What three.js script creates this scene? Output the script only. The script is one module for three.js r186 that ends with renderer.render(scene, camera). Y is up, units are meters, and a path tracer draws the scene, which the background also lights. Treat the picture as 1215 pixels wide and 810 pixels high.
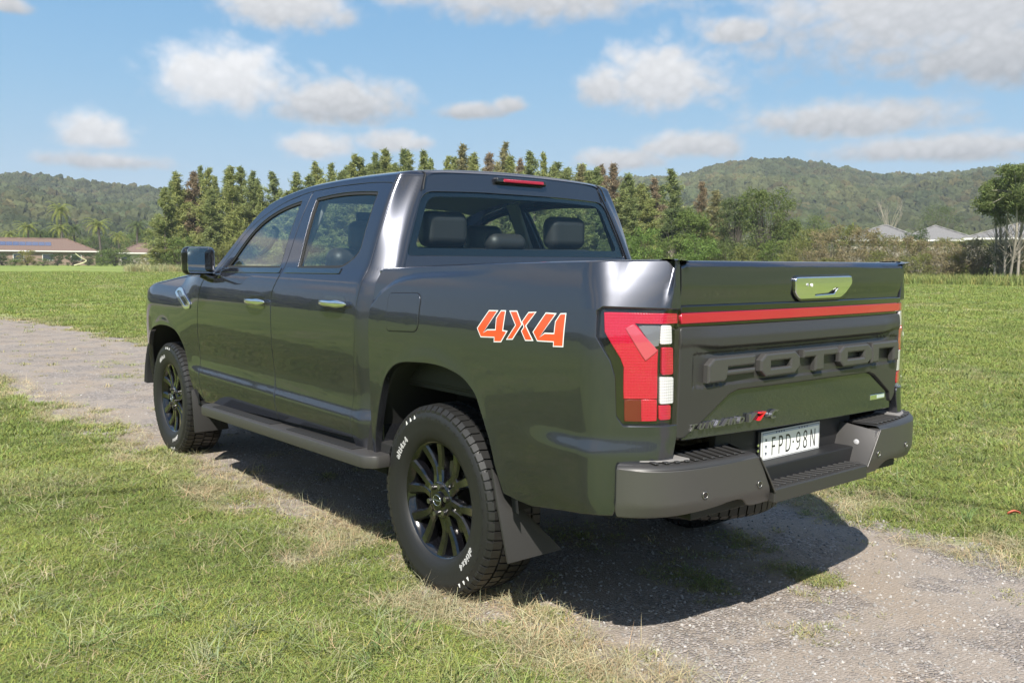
import * as THREE from 'three';
import { mergeGeometries, mergeVertices, toCreasedNormals } from 'three/addons/utils/BufferGeometryUtils.js';
import { RoundedBoxGeometry } from 'three/addons/geometries/RoundedBoxGeometry.js';
import { TextGeometry } from 'three/addons/geometries/TextGeometry.js';
import { FontLoader } from 'three/addons/loaders/FontLoader.js';
import { createNoise2D, createNoise3D } from 'simplex-noise';

// ---------------------------------------------------------------- camera, sky, sun, exposure
// Metres. x runs along the truck towards its nose (0 at the rear axle), y up, z towards the truck's right-hand side.
const scene = new THREE.Scene();
const renderer = new THREE.WebGLRenderer({ antialias: true });
renderer.toneMapping = THREE.LinearToneMapping;
renderer.toneMappingExposure = 1.6;
renderer.shadowMap.enabled = true;
const camera = new THREE.PerspectiveCamera(42.6, 1.5, 0.1, 6000);
camera.position.set(-2.931, 1.3726, -2.8356);
camera.up.set(0.07525, 0.9958, 0.05217);
camera.lookAt(-2.931 + 7.7604, 1.3726 - 0.91334, -2.8356 + 6.24035);

const rngOf = seed => () => { seed = (seed + 0x6d2b79f5) | 0; let t = Math.imul(seed ^ (seed >>> 15), 1 | seed); t = (t + Math.imul(t ^ (t >>> 7), 61 | t)) ^ t; return ((t ^ (t >>> 14)) >>> 0) / 4294967296; };
const n2 = createNoise2D(rngOf(11)), n3 = createNoise3D(rngOf(12));
const clamp = (x, a = 0, b = 1) => Math.min(b, Math.max(a, x));
const lerp = (a, b, t) => a + (b - a) * t;
const sst = (a, b, t) => { t = clamp((t - a) / (b - a)); return t * t * (3 - 2 * t); };
const fbm2 = (x, y, o = 4) => { let s = 0, a = .5, n = 0; for (let i = 0; i < o; i++) { s += a * n2(x, y); n += a; x = x * 2.03 + 7.1; y = y * 2.03 - 3.3; a *= .5; } return s / n; };
const fbm3 = (x, y, z, o = 4) => { let s = 0, a = .5, n = 0; for (let i = 0; i < o; i++) { s += a * n3(x, y, z); n += a; x = x * 2.05 + 5.1; y = y * 2.05 - 3.3; z = z * 2.05 + 1.7; a *= .52; } return s / n; };
const billow = (x, y, z, o = 4) => { let s = 0, a = .5, n = 0; for (let i = 0; i < o; i++) { s += a * (Math.abs(n3(x, y, z)) * 2 - .62); n += a; x = x * 2.1 + 5.1; y = y * 2.1 - 3.3; z = z * 2.1 + 1.7; a *= .5; } return s / n; };
const V = (x, y, z) => new THREE.Vector3(x, y, z);
// monotone cubic through points
function pchip(pts) {
  const x = pts.map(p => p[0]), y = pts.map(p => p[1]), n = x.length, d = [], m = new Array(n);
  for (let i = 0; i < n - 1; i++) d[i] = (y[i + 1] - y[i]) / (x[i + 1] - x[i]);
  m[0] = d[0]; m[n - 1] = d[n - 2];
  for (let i = 1; i < n - 1; i++) m[i] = d[i - 1] * d[i] <= 0 ? 0 : 2 * d[i - 1] * d[i] / (d[i - 1] + d[i]);
  return t => {
    if (t <= x[0]) return y[0] + m[0] * (t - x[0]);
    if (t >= x[n - 1]) return y[n - 1] + m[n - 1] * (t - x[n - 1]);
    let i = 0; while (t > x[i + 1]) i++;
    const h = x[i + 1] - x[i], s = (t - x[i]) / h, s2 = s * s, s3 = s2 * s;
    return y[i] * (2 * s3 - 3 * s2 + 1) + h * m[i] * (s3 - 2 * s2 + s) + y[i + 1] * (-2 * s3 + 3 * s2) + h * m[i + 1] * (s3 - s2);
  };
}

{ // the sky: clear air with fair-weather cumulus all round
  const SK = .68, W = 4096, H = 2048, data = new Float32Array(W * H * 4), H2 = H / 2;
  const keys = [[0, .52, .64, .74], [3, .47, .62, .75], [7, .36, .56, .745], [11, .275, .50, .735], [17, .20, .42, .69], [40, .085, .25, .53], [90, .06, .18, .44]];
  const ch = [1, 2, 3].map(c => pchip(keys.map(k => [k[0], k[c]])));
  const R = rngOf(5), D = Math.PI / 180, blobs = [];
  // [azimuth, elevation, half width, half height] in degrees, how bright, how grey its base
  for (const b of [[24.6, 15.0, 4.6, 1.9, .9, .3], [20.8, 10.6, 4.6, 2.7, 1.05, .2], [27.5, 9.7, 5.2, 1.9, .8, .4], [13.6, 7.2, 2.3, 1.5, .95, .2], [39.5, 16.4, 9.5, 2.4, .9, .35],
    [48.2, 11.1, 4.6, 2.6, .95, .3], [44.6, 10.8, 2.0, 1.7, .85, .3], [64, 14.6, 12, 5.4, .92, .62], [60, 18.5, 11, 3.4, 1.04, .25], [68, 11.5, 8, 2.6, .8, .5], [52.8, 13.9, 2.4, 1.1, .8, .3], [26.4, 7.0, 2.4, 1.2, .9, .2], [31.2, 7.4, 2.6, .9, .85, .2],
    [36.3, 9.4, 2.6, .7, .75, .3], [38.5, 9.8, 1.2, .7, .75, .3], [50.2, 7.2, 3.6, 1.1, .8, .3], [45.8, 6.4, 3.0, .9, .8, .3], [59.6, 8.4, 7.0, 1.5, .78, .4], [65, 6.6, 7.5, 1.1, .78, .4], [9.4, 13.6, 1.4, .5, .75, .3],
    [6.5, 11.6, 1.8, .6, .75, .3], [6, 6.4, 1.2, .7, .8, .3], [14.2, 5.6, 4, .7, .75, .3]]) blobs.push(b);
  for (let i = 0; i < 75; i++) {
    const az = 76 + R() * 288, el = 4 + Math.pow(R(), 1.3) * 52, s = .7 + el / 26;
    if (az < 76 || az > 364) continue;
    blobs.push([az, el, (3 + R() * 6) * s, (1.2 + R() * 1.7) * s, .85 + R() * .2, .2 + R() * .3]);
  }
  for (let i = 0; i < 10; i++) { const el = 24 + R() * 40; blobs.push([R() * 80, el, 8 + R() * 10, 3.5 + R() * 4, .9, .3]); }
  const F = new Float32Array(W * H2), L = new Float32Array(W * H2), G = new Float32Array(W * H2); F.fill(-1);
  for (const [az, el, wa, we, br, gr] of blobs) {
    const wc = wa / Math.max(.25, Math.cos(el * D)) * 1.75, r0 = Math.max(0, Math.floor((el - we * 1.75) / 90 * H2)), r1 = Math.min(H2 - 1, Math.ceil((el + we * 1.75) / 90 * H2));
    const c0 = Math.floor(((az - wc) / 360 + .5) * W), c1 = Math.ceil(((az + wc) / 360 + .5) * W);
    for (let r = r0; r <= r1; r++) for (let c = c0; c <= c1; c++) {
      const e = (r + .5) / H2 * 90, a = ((c + .5) / W - .5) * 360, dx = (a - az) * Math.cos(el * D) / wa, dy = (e - el) / we, q = 1 - Math.sqrt(dx * dx + dy * dy * (dy < 0 ? 1.9 : 1)) ;
      const k = r * W + ((c % W) + W) % W;
      if (q > F[k]) F[k] = q;
      const w = Math.max(1e-4, q + .75); L[k] += w * w * (br + .12 * dy); G[k] += w * w * 1; data[(k + W * H2) * 4 + 3] += w * w * gr * sst(.5, -.6, dy);
    }
  }
  for (let r = 0; r < H; r++) for (let c = 0; c < W; c++) {
    const i = (r * W + c) * 4;
    if (r < H2) { data[i] = .26; data[i + 1] = .27; data[i + 2] = .22; data[i + 3] = 1; continue; }
    const k = (r - H2) * W + c, e = (r - H2 + .5) / H2 * 90, er = e * D, a = ((c + .5) / W - .5) * 2 * Math.PI;
    let cr = ch[0](e), cg = ch[1](e), cb = ch[2](e);
    if (G[k] > 0) {
      const x = Math.cos(a) * Math.cos(er), y = Math.sin(er) * 1.35, z = Math.sin(a) * Math.cos(er);
      const f = fbm3(x * 13, y * 13, z * 13, 4) * .6 + billow(x * 20 + 3, y * 20, z * 20, 5) * .6, f2 = billow(x * 34 + 9, y * 34, z * 34, 4);
      const d = sst(-.14, .62, F[k] + .03 + f * .42), al = d * .92;
      if (al > 0) {
        const br = L[k] / G[k], gr = data[i + 3] / G[k], l = clamp(br * .80 - gr * .34 + f2 * .09 + .03 * (1 - d), .36, .92);
        const thin = 1 - d;
        cr = lerp(cr, l * lerp(1.0, .97, gr), al); cg = lerp(cg, l * lerp(.99, 1.0, gr), al); cb = lerp(cb, l * lerp(.985, 1.06, gr + thin * .4), al);
      }
    }
    data[i] = cr * SK; data[i + 1] = cg * SK; data[i + 2] = cb * SK; data[i + 3] = 1;
  }
  const sky = new THREE.DataTexture(data, W, H, THREE.RGBAFormat, THREE.FloatType);
  sky.mapping = THREE.EquirectangularReflectionMapping; sky.magFilter = THREE.LinearFilter; sky.needsUpdate = true;
  scene.background = sky; scene.environment = sky;
}
const sun = new THREE.DirectionalLight(new THREE.Color(1.0, .95, .87), 5.0);
sun.position.set(-46.8, 74.3, -47.5); sun.target.position.set(0, 0, 0); sun.castShadow = true; sun.shadow.radius = 1;
Object.assign(sun.shadow.camera, { left: -14, right: 14, top: 14, bottom: -14, near: 1, far: 260 }); sun.shadow.mapSize.set(4096, 4096);
scene.add(sun, sun.target);

// ---------------------------------------------------------------- helpers
const taken = {};
const numbered = n => { const k = taken[n] = (taken[n] ?? -1) + 1; return k ? n + '_' + String(k).padStart(3, '0') : n; };
function mesh(name, geo, mat, parent) { const m = new THREE.Mesh(geo, mat); m.name = parent === scene ? numbered(name) : name; m.castShadow = m.receiveShadow = true; if (parent) parent.add(m); return m; }
function tag(o, label, category, group, kind) { if (label) o.userData.label = label; if (category) o.userData.category = category; if (group) o.userData.group = group; if (kind) o.userData.kind = kind; return o; }
function thing(name, label, category, [x, y, z] = [0, 0, 0], turn = 0, group) { const o = new THREE.Group(); o.name = numbered(name); o.position.set(x, y, z); o.rotation.y = turn; scene.add(o); return tag(o, label, category, group); }
const lin = (r, g, b) => new THREE.Color().setRGB(r, g, b);
const P = (o) => new THREE.MeshPhysicalMaterial(o);
function clean(g) { for (const k of Object.keys(g.attributes)) if (!['position', 'normal', 'uv'].includes(k)) g.deleteAttribute(k); if (!g.attributes.uv) g.setAttribute('uv', new THREE.BufferAttribute(new Float32Array(g.attributes.position.count * 2), 2)); return g; }
const merge = list => mergeGeometries(list.map(g => { g = g.index ? g.toNonIndexed() : g; return clean(g); }), false);
function mirrorZ(g) {
  g = g.clone(); const p = g.attributes.position, n = g.attributes.normal;
  for (let i = 0; i < p.count; i++) { p.setZ(i, -p.getZ(i)); if (n) n.setZ(i, -n.getZ(i)); }
  if (g.index) { const a = g.index.array; for (let i = 0; i < a.length; i += 3) { const t = a[i]; a[i] = a[i + 1]; a[i + 1] = t; } }
  else for (const at of Object.values(g.attributes)) { const s = at.itemSize, a = at.array; for (let i = 0; i < at.count; i += 3) for (let c = 0; c < s; c++) { const t = a[i * s + c]; a[i * s + c] = a[(i + 1) * s + c]; a[(i + 1) * s + c] = t; } }
  return g;
}
const rbox = (w, h, d, r = .005, s = 2) => new RoundedBoxGeometry(w, h, d, s, Math.min(r, w / 2.01, h / 2.01, d / 2.01));
const at = (g, x, y, z, rx = 0, ry = 0, rz = 0) => { if (rx) g.rotateX(rx); if (ry) g.rotateY(ry); if (rz) g.rotateZ(rz); return g.translate(x, y, z); };
const tube = (pts, r, seg = 24, rad = 8) => new THREE.TubeGeometry(new THREE.CatmullRomCurve3(pts.map(p => V(...p))), seg, r, rad, false);
function extrude(pts, depth, bevel = .002, holes = [], steps = 1) {
  const s = new THREE.Shape(pts.map(p => new THREE.Vector2(p[0], p[1])));
  for (const h of holes) s.holes.push(new THREE.Path(h.map(p => new THREE.Vector2(p[0], p[1]))));
  return new THREE.ExtrudeGeometry(s, { depth, bevelEnabled: bevel > 0, bevelThickness: bevel, bevelSize: bevel, bevelOffset: -bevel, bevelSegments: 2, steps, curveSegments: 8 });
}
const polyArea = p => { let a = 0; for (let i = 0; i < p.length; i++) { const q = p[(i + 1) % p.length]; a += p[i][0] * q[1] - q[0] * p[i][1]; } return a / 2; };
function inset(p, d) { // moves every side of a polygon inwards by d
  const s = polyArea(p) > 0 ? 1 : -1, n = p.length, o = [];
  for (let i = 0; i < n; i++) {
    const a = p[(i + n - 1) % n], b = p[i], c = p[(i + 1) % n];
    let e1 = [b[0] - a[0], b[1] - a[1]], e2 = [c[0] - b[0], c[1] - b[1]]; const l1 = Math.hypot(...e1), l2 = Math.hypot(...e2);
    const n1 = [-e1[1] / l1 * s, e1[0] / l1 * s], n2_ = [-e2[1] / l2 * s, e2[0] / l2 * s], k = 1 + n1[0] * n2_[0] + n1[1] * n2_[1];
    const f = d / Math.max(.35, k);
    o.push([b[0] + (n1[0] + n2_[0]) * f, b[1] + (n1[1] + n2_[1]) * f]);
  }
  return o;
}
function roundPoly(p, r, seg = 5) { // rounds the corners of a polygon
  const o = [], n = p.length;
  for (let i = 0; i < n; i++) {
    const a = p[(i + n - 1) % n], b = p[i], c = p[(i + 1) % n], rr = Array.isArray(r) ? r[i] : r;
    const u = [a[0] - b[0], a[1] - b[1]], w = [c[0] - b[0], c[1] - b[1]], lu = Math.hypot(...u), lw = Math.hypot(...w), t = Math.min(rr, lu * .48, lw * .48);
    if (t < 1e-5) { o.push(b); continue; }
    const p0 = [b[0] + u[0] / lu * t, b[1] + u[1] / lu * t], p1 = [b[0] + w[0] / lw * t, b[1] + w[1] / lw * t];
    for (let k = 0; k <= seg; k++) { const s = k / seg; o.push([(1 - s) * (1 - s) * p0[0] + 2 * s * (1 - s) * b[0] + s * s * p1[0], (1 - s) * (1 - s) * p0[1] + 2 * s * (1 - s) * b[1] + s * s * p1[1]]); }
  }
  return o;
}
const spline = (pts, n = 40) => new THREE.CatmullRomCurve3(pts.map(p => V(p[0], p[1], 0)), false, 'centripetal').getSpacedPoints(n).map(p => [p.x, p.y]);
function dense(p, d) { const o = []; for (let i = 0; i < p.length; i++) { const a = p[i], b = p[(i + 1) % p.length], L = Math.hypot(b[0] - a[0], b[1] - a[1]), n = Math.max(1, Math.ceil(L / d)); if (L < 1e-6) continue; for (let k = 0; k < n; k++) o.push([lerp(a[0], b[0], k / n), lerp(a[1], b[1], k / n)]); } return o; }
/* A sheet-metal panel: an outline with holes in the (u, v) plane, tessellated finely and laid on the surface map(u, v), its edge rolled in by `lip` metres.
   `lift` moves it along the surface normal. out = -1 flips the outside. */
function panel(outline, holes, map, { d = .025, lip = .012, r = .003, lift = 0, out = 1, lipIn = null } = {}) {
  let loops = [outline, ...(holes || [])].map((l, i) => { l = dense(l, d); const ccw = polyArea(l) > 0; if ((i === 0) !== ccw) l.reverse(); return l; });
  const pts = []; loops.forEach(l => l.forEach(q => pts.push(q)));
  const v2 = loops.map(l => l.map(q => new THREE.Vector2(q[0], q[1])));
  let tri = THREE.ShapeUtils.triangulateShape(v2[0], v2.slice(1));
  const max2 = d * d * 1.8;
  for (let it = 0; it < 12; it++) {
    const mid = new Map(), o = []; let split = false;
    const m = (a, b) => { const x = pts[a][0] - pts[b][0], y = pts[a][1] - pts[b][1]; if (x * x + y * y <= max2) return -1; const k = a < b ? a * 1e6 + b : b * 1e6 + a; let i = mid.get(k); if (i === undefined) { i = pts.push([(pts[a][0] + pts[b][0]) / 2, (pts[a][1] + pts[b][1]) / 2]) - 1; mid.set(k, i); } return i; };
    for (const [a, b, c] of tri) {
      const x = m(a, b), y = m(b, c), z = m(c, a), n = (x >= 0) + (y >= 0) + (z >= 0);
      if (!n) { o.push([a, b, c]); continue; }
      split = true;
      if (n === 3) o.push([a, x, z], [x, b, y], [z, y, c], [x, y, z]);
      else if (n === 1) { if (x >= 0) o.push([a, x, c], [x, b, c]); else if (y >= 0) o.push([a, b, y], [a, y, c]); else o.push([a, b, z], [z, b, c]); }
      else if (x < 0) o.push([a, b, y], [a, y, z], [z, y, c]); else if (y < 0) o.push([a, x, z], [x, b, c], [x, c, z]); else o.push([x, b, y], [a, x, y], [a, y, c]);
    }
    tri = o; if (!split) break;
  }
  const N = pts.length, pos = [], nor = [], uv = [], idx = [], e = 6e-4;
  const nrm = (u, v) => { const a = map(u + e, v).sub(map(u - e, v)), b = map(u, v + e).sub(map(u, v - e)); return a.cross(b).normalize().multiplyScalar(out); };
  const P3 = [], N3 = [];
  for (const [u, v] of pts) { const n = nrm(u, v), p = map(u, v).addScaledVector(n, lift); P3.push(p); N3.push(n); pos.push(p.x, p.y, p.z); nor.push(n.x, n.y, n.z); uv.push(u, v); }
  for (const [a, b, c] of tri) out > 0 ? idx.push(a, b, c) : idx.push(a, c, b);
  if (lip > 0) {
    let base = 0;
    for (const l of loops) {
      const n = l.length, rings = [[0, 0, 0], [.55 * r, .15 * r, .45], [.9 * r, .5 * r, .85], [r, r, 1], [lipIn ?? r, lip, 1]], start = pos.length / 3;
      for (let i = 0; i < n; i++) {
        const q = P3[base + i], prev = P3[base + (i + n - 1) % n], next = P3[base + (i + 1) % n], nn = N3[base + i];
        const t = next.clone().sub(prev).normalize(), o = t.clone().cross(nn).multiplyScalar(out).normalize();
        for (const [k, dep, mix] of rings) {
          const p = q.clone().addScaledVector(o, k).addScaledVector(nn, -dep), m = nn.clone().multiplyScalar(1 - mix).addScaledVector(o, mix).normalize();
          pos.push(p.x, p.y, p.z); nor.push(m.x, m.y, m.z); uv.push(l[i][0], l[i][1]);
        }
      }
      const K = rings.length;
      for (let i = 0; i < n; i++) for (let k = 0; k < K - 1; k++) { const a = start + i * K + k, b = start + ((i + 1) % n) * K + k; out > 0 ? idx.push(a, a + 1, b, b, a + 1, b + 1) : idx.push(a, b, a + 1, b, b + 1, a + 1); }
      base += n;
    }
  }
  const g = new THREE.BufferGeometry();
  g.setAttribute('position', new THREE.Float32BufferAttribute(pos, 3)); g.setAttribute('normal', new THREE.Float32BufferAttribute(nor, 3)); g.setAttribute('uv', new THREE.Float32BufferAttribute(uv, 2)); g.setIndex(idx);
  return g;
}
// a swept surface: rows of points (all of one length); normals smooth
function gridSurf(rows, closed = false) {
  const n = rows.length, m = rows[0].length, pos = [], uv = [], idx = [];
  rows.forEach((r, i) => r.forEach((p, j) => { pos.push(p[0], p[1], p[2]); uv.push(i / (n - 1), j / (m - 1)); }));
  for (let i = 0; i < n - 1; i++) for (let j = 0; j < m - (closed ? 0 : 1); j++) { const a = i * m + j, b = i * m + (j + 1) % m, c = a + m, d = b + m; idx.push(a, c, b, b, c, d); }
  const g = new THREE.BufferGeometry(); g.setAttribute('position', new THREE.Float32BufferAttribute(pos, 3)); g.setAttribute('uv', new THREE.Float32BufferAttribute(uv, 2)); g.setIndex(idx); g.computeVertexNormals(); return g;
}
function canvasTex(w, h, draw) { const c = document.createElement('canvas'); c.width = w; c.height = h; draw(c.getContext('2d'), w, h); const t = new THREE.CanvasTexture(c); t.colorSpace = THREE.SRGBColorSpace; t.magFilter = THREE.LinearFilter; return t; }
function dataTex(w, h, f, srgb = false, ch = 4) { // f(x, y) in 0..1 -> [r, g, b] 0..1
  const a = new Uint8Array(w * h * 4); for (let y = 0; y < h; y++) for (let x = 0; x < w; x++) { const c = f(x / w, y / h, x, y), i = (y * w + x) * 4; a[i] = clamp(c[0]) * 255; a[i + 1] = clamp(c[1]) * 255; a[i + 2] = clamp(c[2]) * 255; a[i + 3] = 255; }
  const t = new THREE.DataTexture(a, w, h); t.magFilter = THREE.LinearFilter; t.wrapS = t.wrapT = THREE.RepeatWrapping; if (srgb) t.colorSpace = THREE.SRGBColorSpace; t.needsUpdate = true; return t;
}
const font = await new FontLoader().loadAsync('fonts/droid/droid_sans_bold.typeface.json');
const text = (s, size, depth, bevel = 0) => { const g = new TextGeometry(s, { font, size, depth, curveSegments: 4, bevelEnabled: bevel > 0, bevelThickness: bevel, bevelSize: bevel, bevelSegments: 1 }); g.computeBoundingBox(); return g; };
// ---------------------------------------------------------------- the truck: materials
const grain = dataTex(256, 256, () => { const v = .5 + (Math.random() - .5) * .9; return [v, v, v]; });
const prism = dataTex(64, 64, (u, v) => { const k = Math.abs(u * 2 - 1) * .5 + Math.abs(v * 2 - 1) * .5; return [k, k, k]; }); prism.repeat.set(110, 110);
const M = {};
M.paint = P({ color: lin(.086, .090, .106), metalness: .85, roughness: .27, specularIntensity: .2, specularColor: lin(.36, .37, .50), clearcoat: 1, clearcoatRoughness: .025 });
M.cladding = P({ color: lin(.034, .033, .032), roughness: .40 });
M.satin = P({ color: lin(.105, .101, .098), metalness: .6, roughness: .45 });
M.black = P({ color: lin(.010, .010, .011), roughness: .6 });
M.underbody = P({ color: lin(.012, .012, .012), roughness: .85 });
M.gloss = P({ color: lin(.006, .006, .007), roughness: .12, clearcoat: 1, clearcoatRoughness: .03 });
M.rubber = P({ color: lin(.018, .018, .018), roughness: .62 });
M.tyre = P({ color: lin(.015, .015, .0148), roughness: .5, bumpMap: grain, bumpScale: .0004 });
M.flap = P({ color: lin(.030, .029, .028), roughness: .55 });
M.chrome = P({ color: lin(.76, .77, .80), metalness: 1, roughness: .13 });
M.steel = P({ color: lin(.35, .34, .33), metalness: 1, roughness: .35 });
M.wheel = P({ color: lin(.004, .004, .005), roughness: .12, clearcoat: 1, clearcoatRoughness: .05 });
M.strip = P({ color: lin(.42, .004, .030), roughness: .15, clearcoat: 1, clearcoatRoughness: .03 });
M.red = P({ color: lin(.48, .005, .034), roughness: .2, bumpMap: prism, bumpScale: .0012, clearcoat: 1, clearcoatRoughness: .03 });
M.redDark = P({ color: lin(.13, .006, .01), roughness: .15, clearcoat: 1, clearcoatRoughness: .03 });
M.clearLens = P({ color: lin(.66, .66, .68), roughness: .2, bumpMap: prism, bumpScale: .0012, clearcoat: 1, clearcoatRoughness: .03 });
M.smokeLens = P({ color: lin(.16, .17, .19), roughness: .12, clearcoat: 1, clearcoatRoughness: .03 });
M.letters = P({ color: lin(.056, .054, .053), roughness: .34 });
M.paintedFoldSheen = P({ color: lin(.52, .075, .11), roughness: .15, clearcoat: 1, clearcoatRoughness: .03 });  // pale pink colour painting in the reflection along the lamp's fold
M.white = P({ color: lin(.78, .78, .76), roughness: .5 });
M.letterWhite = P({ color: lin(.42, .42, .41), roughness: .7 });
M.modelLetter = P({ color: lin(.20, .20, .205), metalness: .8, roughness: .3 });
M.orange = P({ color: lin(.86, .085, .018), roughness: .4, clearcoat: .6, clearcoatRoughness: .1 });
M.badgeRed = P({ color: lin(.55, .01, .02), roughness: .3, clearcoat: 1 });
M.glass = P({ color: lin(.86, .92, .92), roughness: 0, transmission: 1, thickness: 0, ior: 2.0 });
M.lampCover = P({ color: lin(.97, .96, .96), roughness: 0, transmission: 1, thickness: 0, ior: 1.5 });
M.glassRear = P({ color: lin(.76, .83, .83), roughness: 0, transmission: 1, thickness: 0, ior: 1.65 });
M.glassBack = P({ color: lin(.80, .87, .87), roughness: 0, transmission: 1, thickness: 0, ior: 1.45 });
M.mirror = P({ color: lin(.82, .84, .85), metalness: 1, roughness: .015 });
M.leather = P({ color: lin(.030, .029, .029), roughness: .48 });
M.trim = P({ color: lin(.035, .035, .037), roughness: .7 });
M.liner = P({ color: lin(.30, .295, .285), roughness: .9 });
M.plate = P({ roughness: .35, map: canvasTex(1116, 321, (c, w, h) => {
  c.fillStyle = '#f2f2ee'; c.fillRect(0, 0, w, h); c.fillStyle = '#aab4cc'; c.fillRect(0, 0, w, 34); c.strokeStyle = '#26262c'; c.lineWidth = 5; c.strokeRect(7, 7, w - 14, h - 14);
  c.fillStyle = '#141416'; c.textBaseline = 'alphabetic'; c.textAlign = 'center';
  const put = (s, x, size, sx) => { c.save(); c.translate(x, 282); c.scale(sx, 1); c.font = size + 'px sans-serif'; c.fillText(s, 0, 0); c.restore(); };
  [['F', 205], ['P', 345], ['D', 490], ['9', 690], ['8', 830], ['N', 985]].forEach(([s, x]) => put(s, x, 300, .62));
  c.beginPath(); c.arc(590, 176, 15, 0, 7); c.fill();
  c.fillStyle = '#5a6070'; [[72, 92], [72, 168], [72, 250]].forEach(([x, y]) => { c.beginPath(); c.moveTo(x - 20, y - 18); c.lineTo(x + 18, y - 12); c.lineTo(x + 10, y + 20); c.lineTo(x - 14, y + 16); c.fill(); });
  c.fillStyle = '#3c4a78'; for (const x of [250, 300, 345, 395, 690, 745, 800, 850]) c.fillRect(x, 9, 22, 18);
}) });

// ---------------------------------------------------------------- the truck: surfaces (left-hand side, z < 0)
const HW = .93;
function planCurve(x0, keys, len) {
  const th = pchip(keys), N = 600, Q = [[x0, HW]], ds = len / N;
  for (let i = 0; i < N; i++) { const a = th((i + .5) * ds) * Math.PI / 180, p = Q[i]; Q.push([p[0] - Math.cos(a) * ds, p[1] - Math.sin(a) * ds]); }
  return s => { if (s < 0) return [x0 - s, HW]; const f = Math.min(s / ds, N - 1e-6), i = Math.floor(f), t = f - i; return [Q[i][0] + (Q[i + 1][0] - Q[i][0]) * t, Q[i][1] + (Q[i + 1][1] - Q[i][1]) * t]; };
}
const dzDoor = pchip([[.40, .07], [.46, .042], [.52, .024], [.58, .010], [.64, .006], [.70, .019], [.76, .022], [.82, .017], [.90, .007], [1.0, .001], [1.05, 0], [1.12, .002], [1.20, .010], [1.27, .026], [1.31, .046], [1.33, .058], [1.50, .122], [1.62, .172], [1.70, .212], [1.76, .245]]);
const dzBed = pchip([[.44, .05], [.54, .022], [.66, .010], [.80, .004], [.95, .001], [1.05, 0], [1.12, .003], [1.20, .012], [1.27, .022], [1.32, .032], [1.36, .042], [1.40, .053]]);
const dzFend = pchip([[.40, .05], [.60, .02], [.80, .004], [.95, 0], [1.05, .003], [1.12, .012], [1.18, .032], [1.24, .066], [1.30, .12]]);
const planCab = planCurve(.60, [[0, 0], [.025, 6], [.06, 37], [.07, 40], [.15, 52], [.165, 58], [.21, 88], [.3, 89]], .4);
const planBedC = planCurve(-.8975, [[0, 0], [.01, 2], [.10, 42], [.12, 46], [.242, 54], [.262, 58], [.322, 85], [.5, 86]], .5);
const lean = y => y > 1.33 ? .20 * (y - 1.33) : 0;
const creaseY = pchip([[-.45, 1.335], [-.33, 1.327], [.075, 1.311], [.22, 1.292], [.35, 1.247], [.45, 1.175]]);
const archFlare = (u, v, cx, cy, rx, ry) => { const q = Math.hypot((u - cx) / rx, (v - cy) / ry), d = (q - 1) * .5; return .0045 * Math.exp(-(Math.max(0, d) ** 2) / .0014); };
const cabMap = (u, v) => { const s = .60 - u, p = planCab(s); return V(p[0] + lean(v) * sst(-.05, .18, s), v, -(p[1] - dzDoor(v))); };
const bedMap = (u, v) => {
  const s = -.8975 - u, p = planBedC(s), c = creaseY(u), end = 1 - sst(.255, .325, s), tip = .046 * sst(-.02, .12, s) * end * Math.max(0, v - 1.225) / .14, k = sst(-.42, .0, u);
  let z = p[1] - dzBed(v) * end;
  z -= .013 * k * sst(c - .012, c + .014, v);                                  // step-in above the shoulder crease
  z += archFlare(u, v, -.03, .42, .46, .56) * sst(.35, -.0, Math.abs(u) - .55);
  z += .013 * sst(-.56, -.84, u) * sst(.83, .75, v) * sst(.50, .62, v);        // bulge behind the wheel
  return V(p[0], v, -(z - tip));
};
const fendMap = (u, v) => { const f = u - 3.56, c = f > 0 ? .55 * f * f : 0, b = sst(2.62, 3.05, u); return V(u, v, -(HW - lerp(dzDoor(Math.min(v, 1.30)), dzFend(v), b) - c + archFlare(u, v, 3.30, .40, .47, .53) * sst(2.66, 2.8, u))); };
const bumpCurve = new THREE.CatmullRomCurve3([[-.97, -.905], [-1.04, -.888], [-1.11, -.835], [-1.165, -.74], [-1.195, -.60], [-1.21, -.40], [-1.215, 0], [-1.21, .40], [-1.195, .60], [-1.165, .74], [-1.11, .835], [-1.04, .888], [-.97, .905]].map(p => V(p[0], 0, p[1])), false, 'centripetal');
bumpCurve.arcLengthDivisions = 800; const bumpLen = bumpCurve.getLength();
const bumpPt = [], bumpNr = []; for (let i = 0; i <= 400; i++) { bumpPt.push(bumpCurve.getPointAt(i / 400)); bumpNr.push(bumpCurve.getTangentAt(i / 400)); }
const bumpMap = (t, y, inw = 0) => { const f = clamp(.5 + t / bumpLen, 0, .99999) * 400, i = Math.floor(f), k = f - i, p = bumpPt[i].clone().lerp(bumpPt[i + 1], k), g = bumpNr[i].clone().lerp(bumpNr[i + 1], k).normalize(); return V(p.x + g.z * inw, y, p.z - g.x * inw); };

const truck = thing('pickup_truck', 'dark grey dual-cab pickup truck parked on the gravel track', 'pickup truck');
const part = (name, g, m, parent = truck, label) => { const o = mesh(name, g, m, parent); if (label) o.userData.label = label; return o; };
const both = (name, g, m, parent = truck) => [part(name, g, m, parent), part(name, mirrorZ(g), m, parent)];

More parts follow.
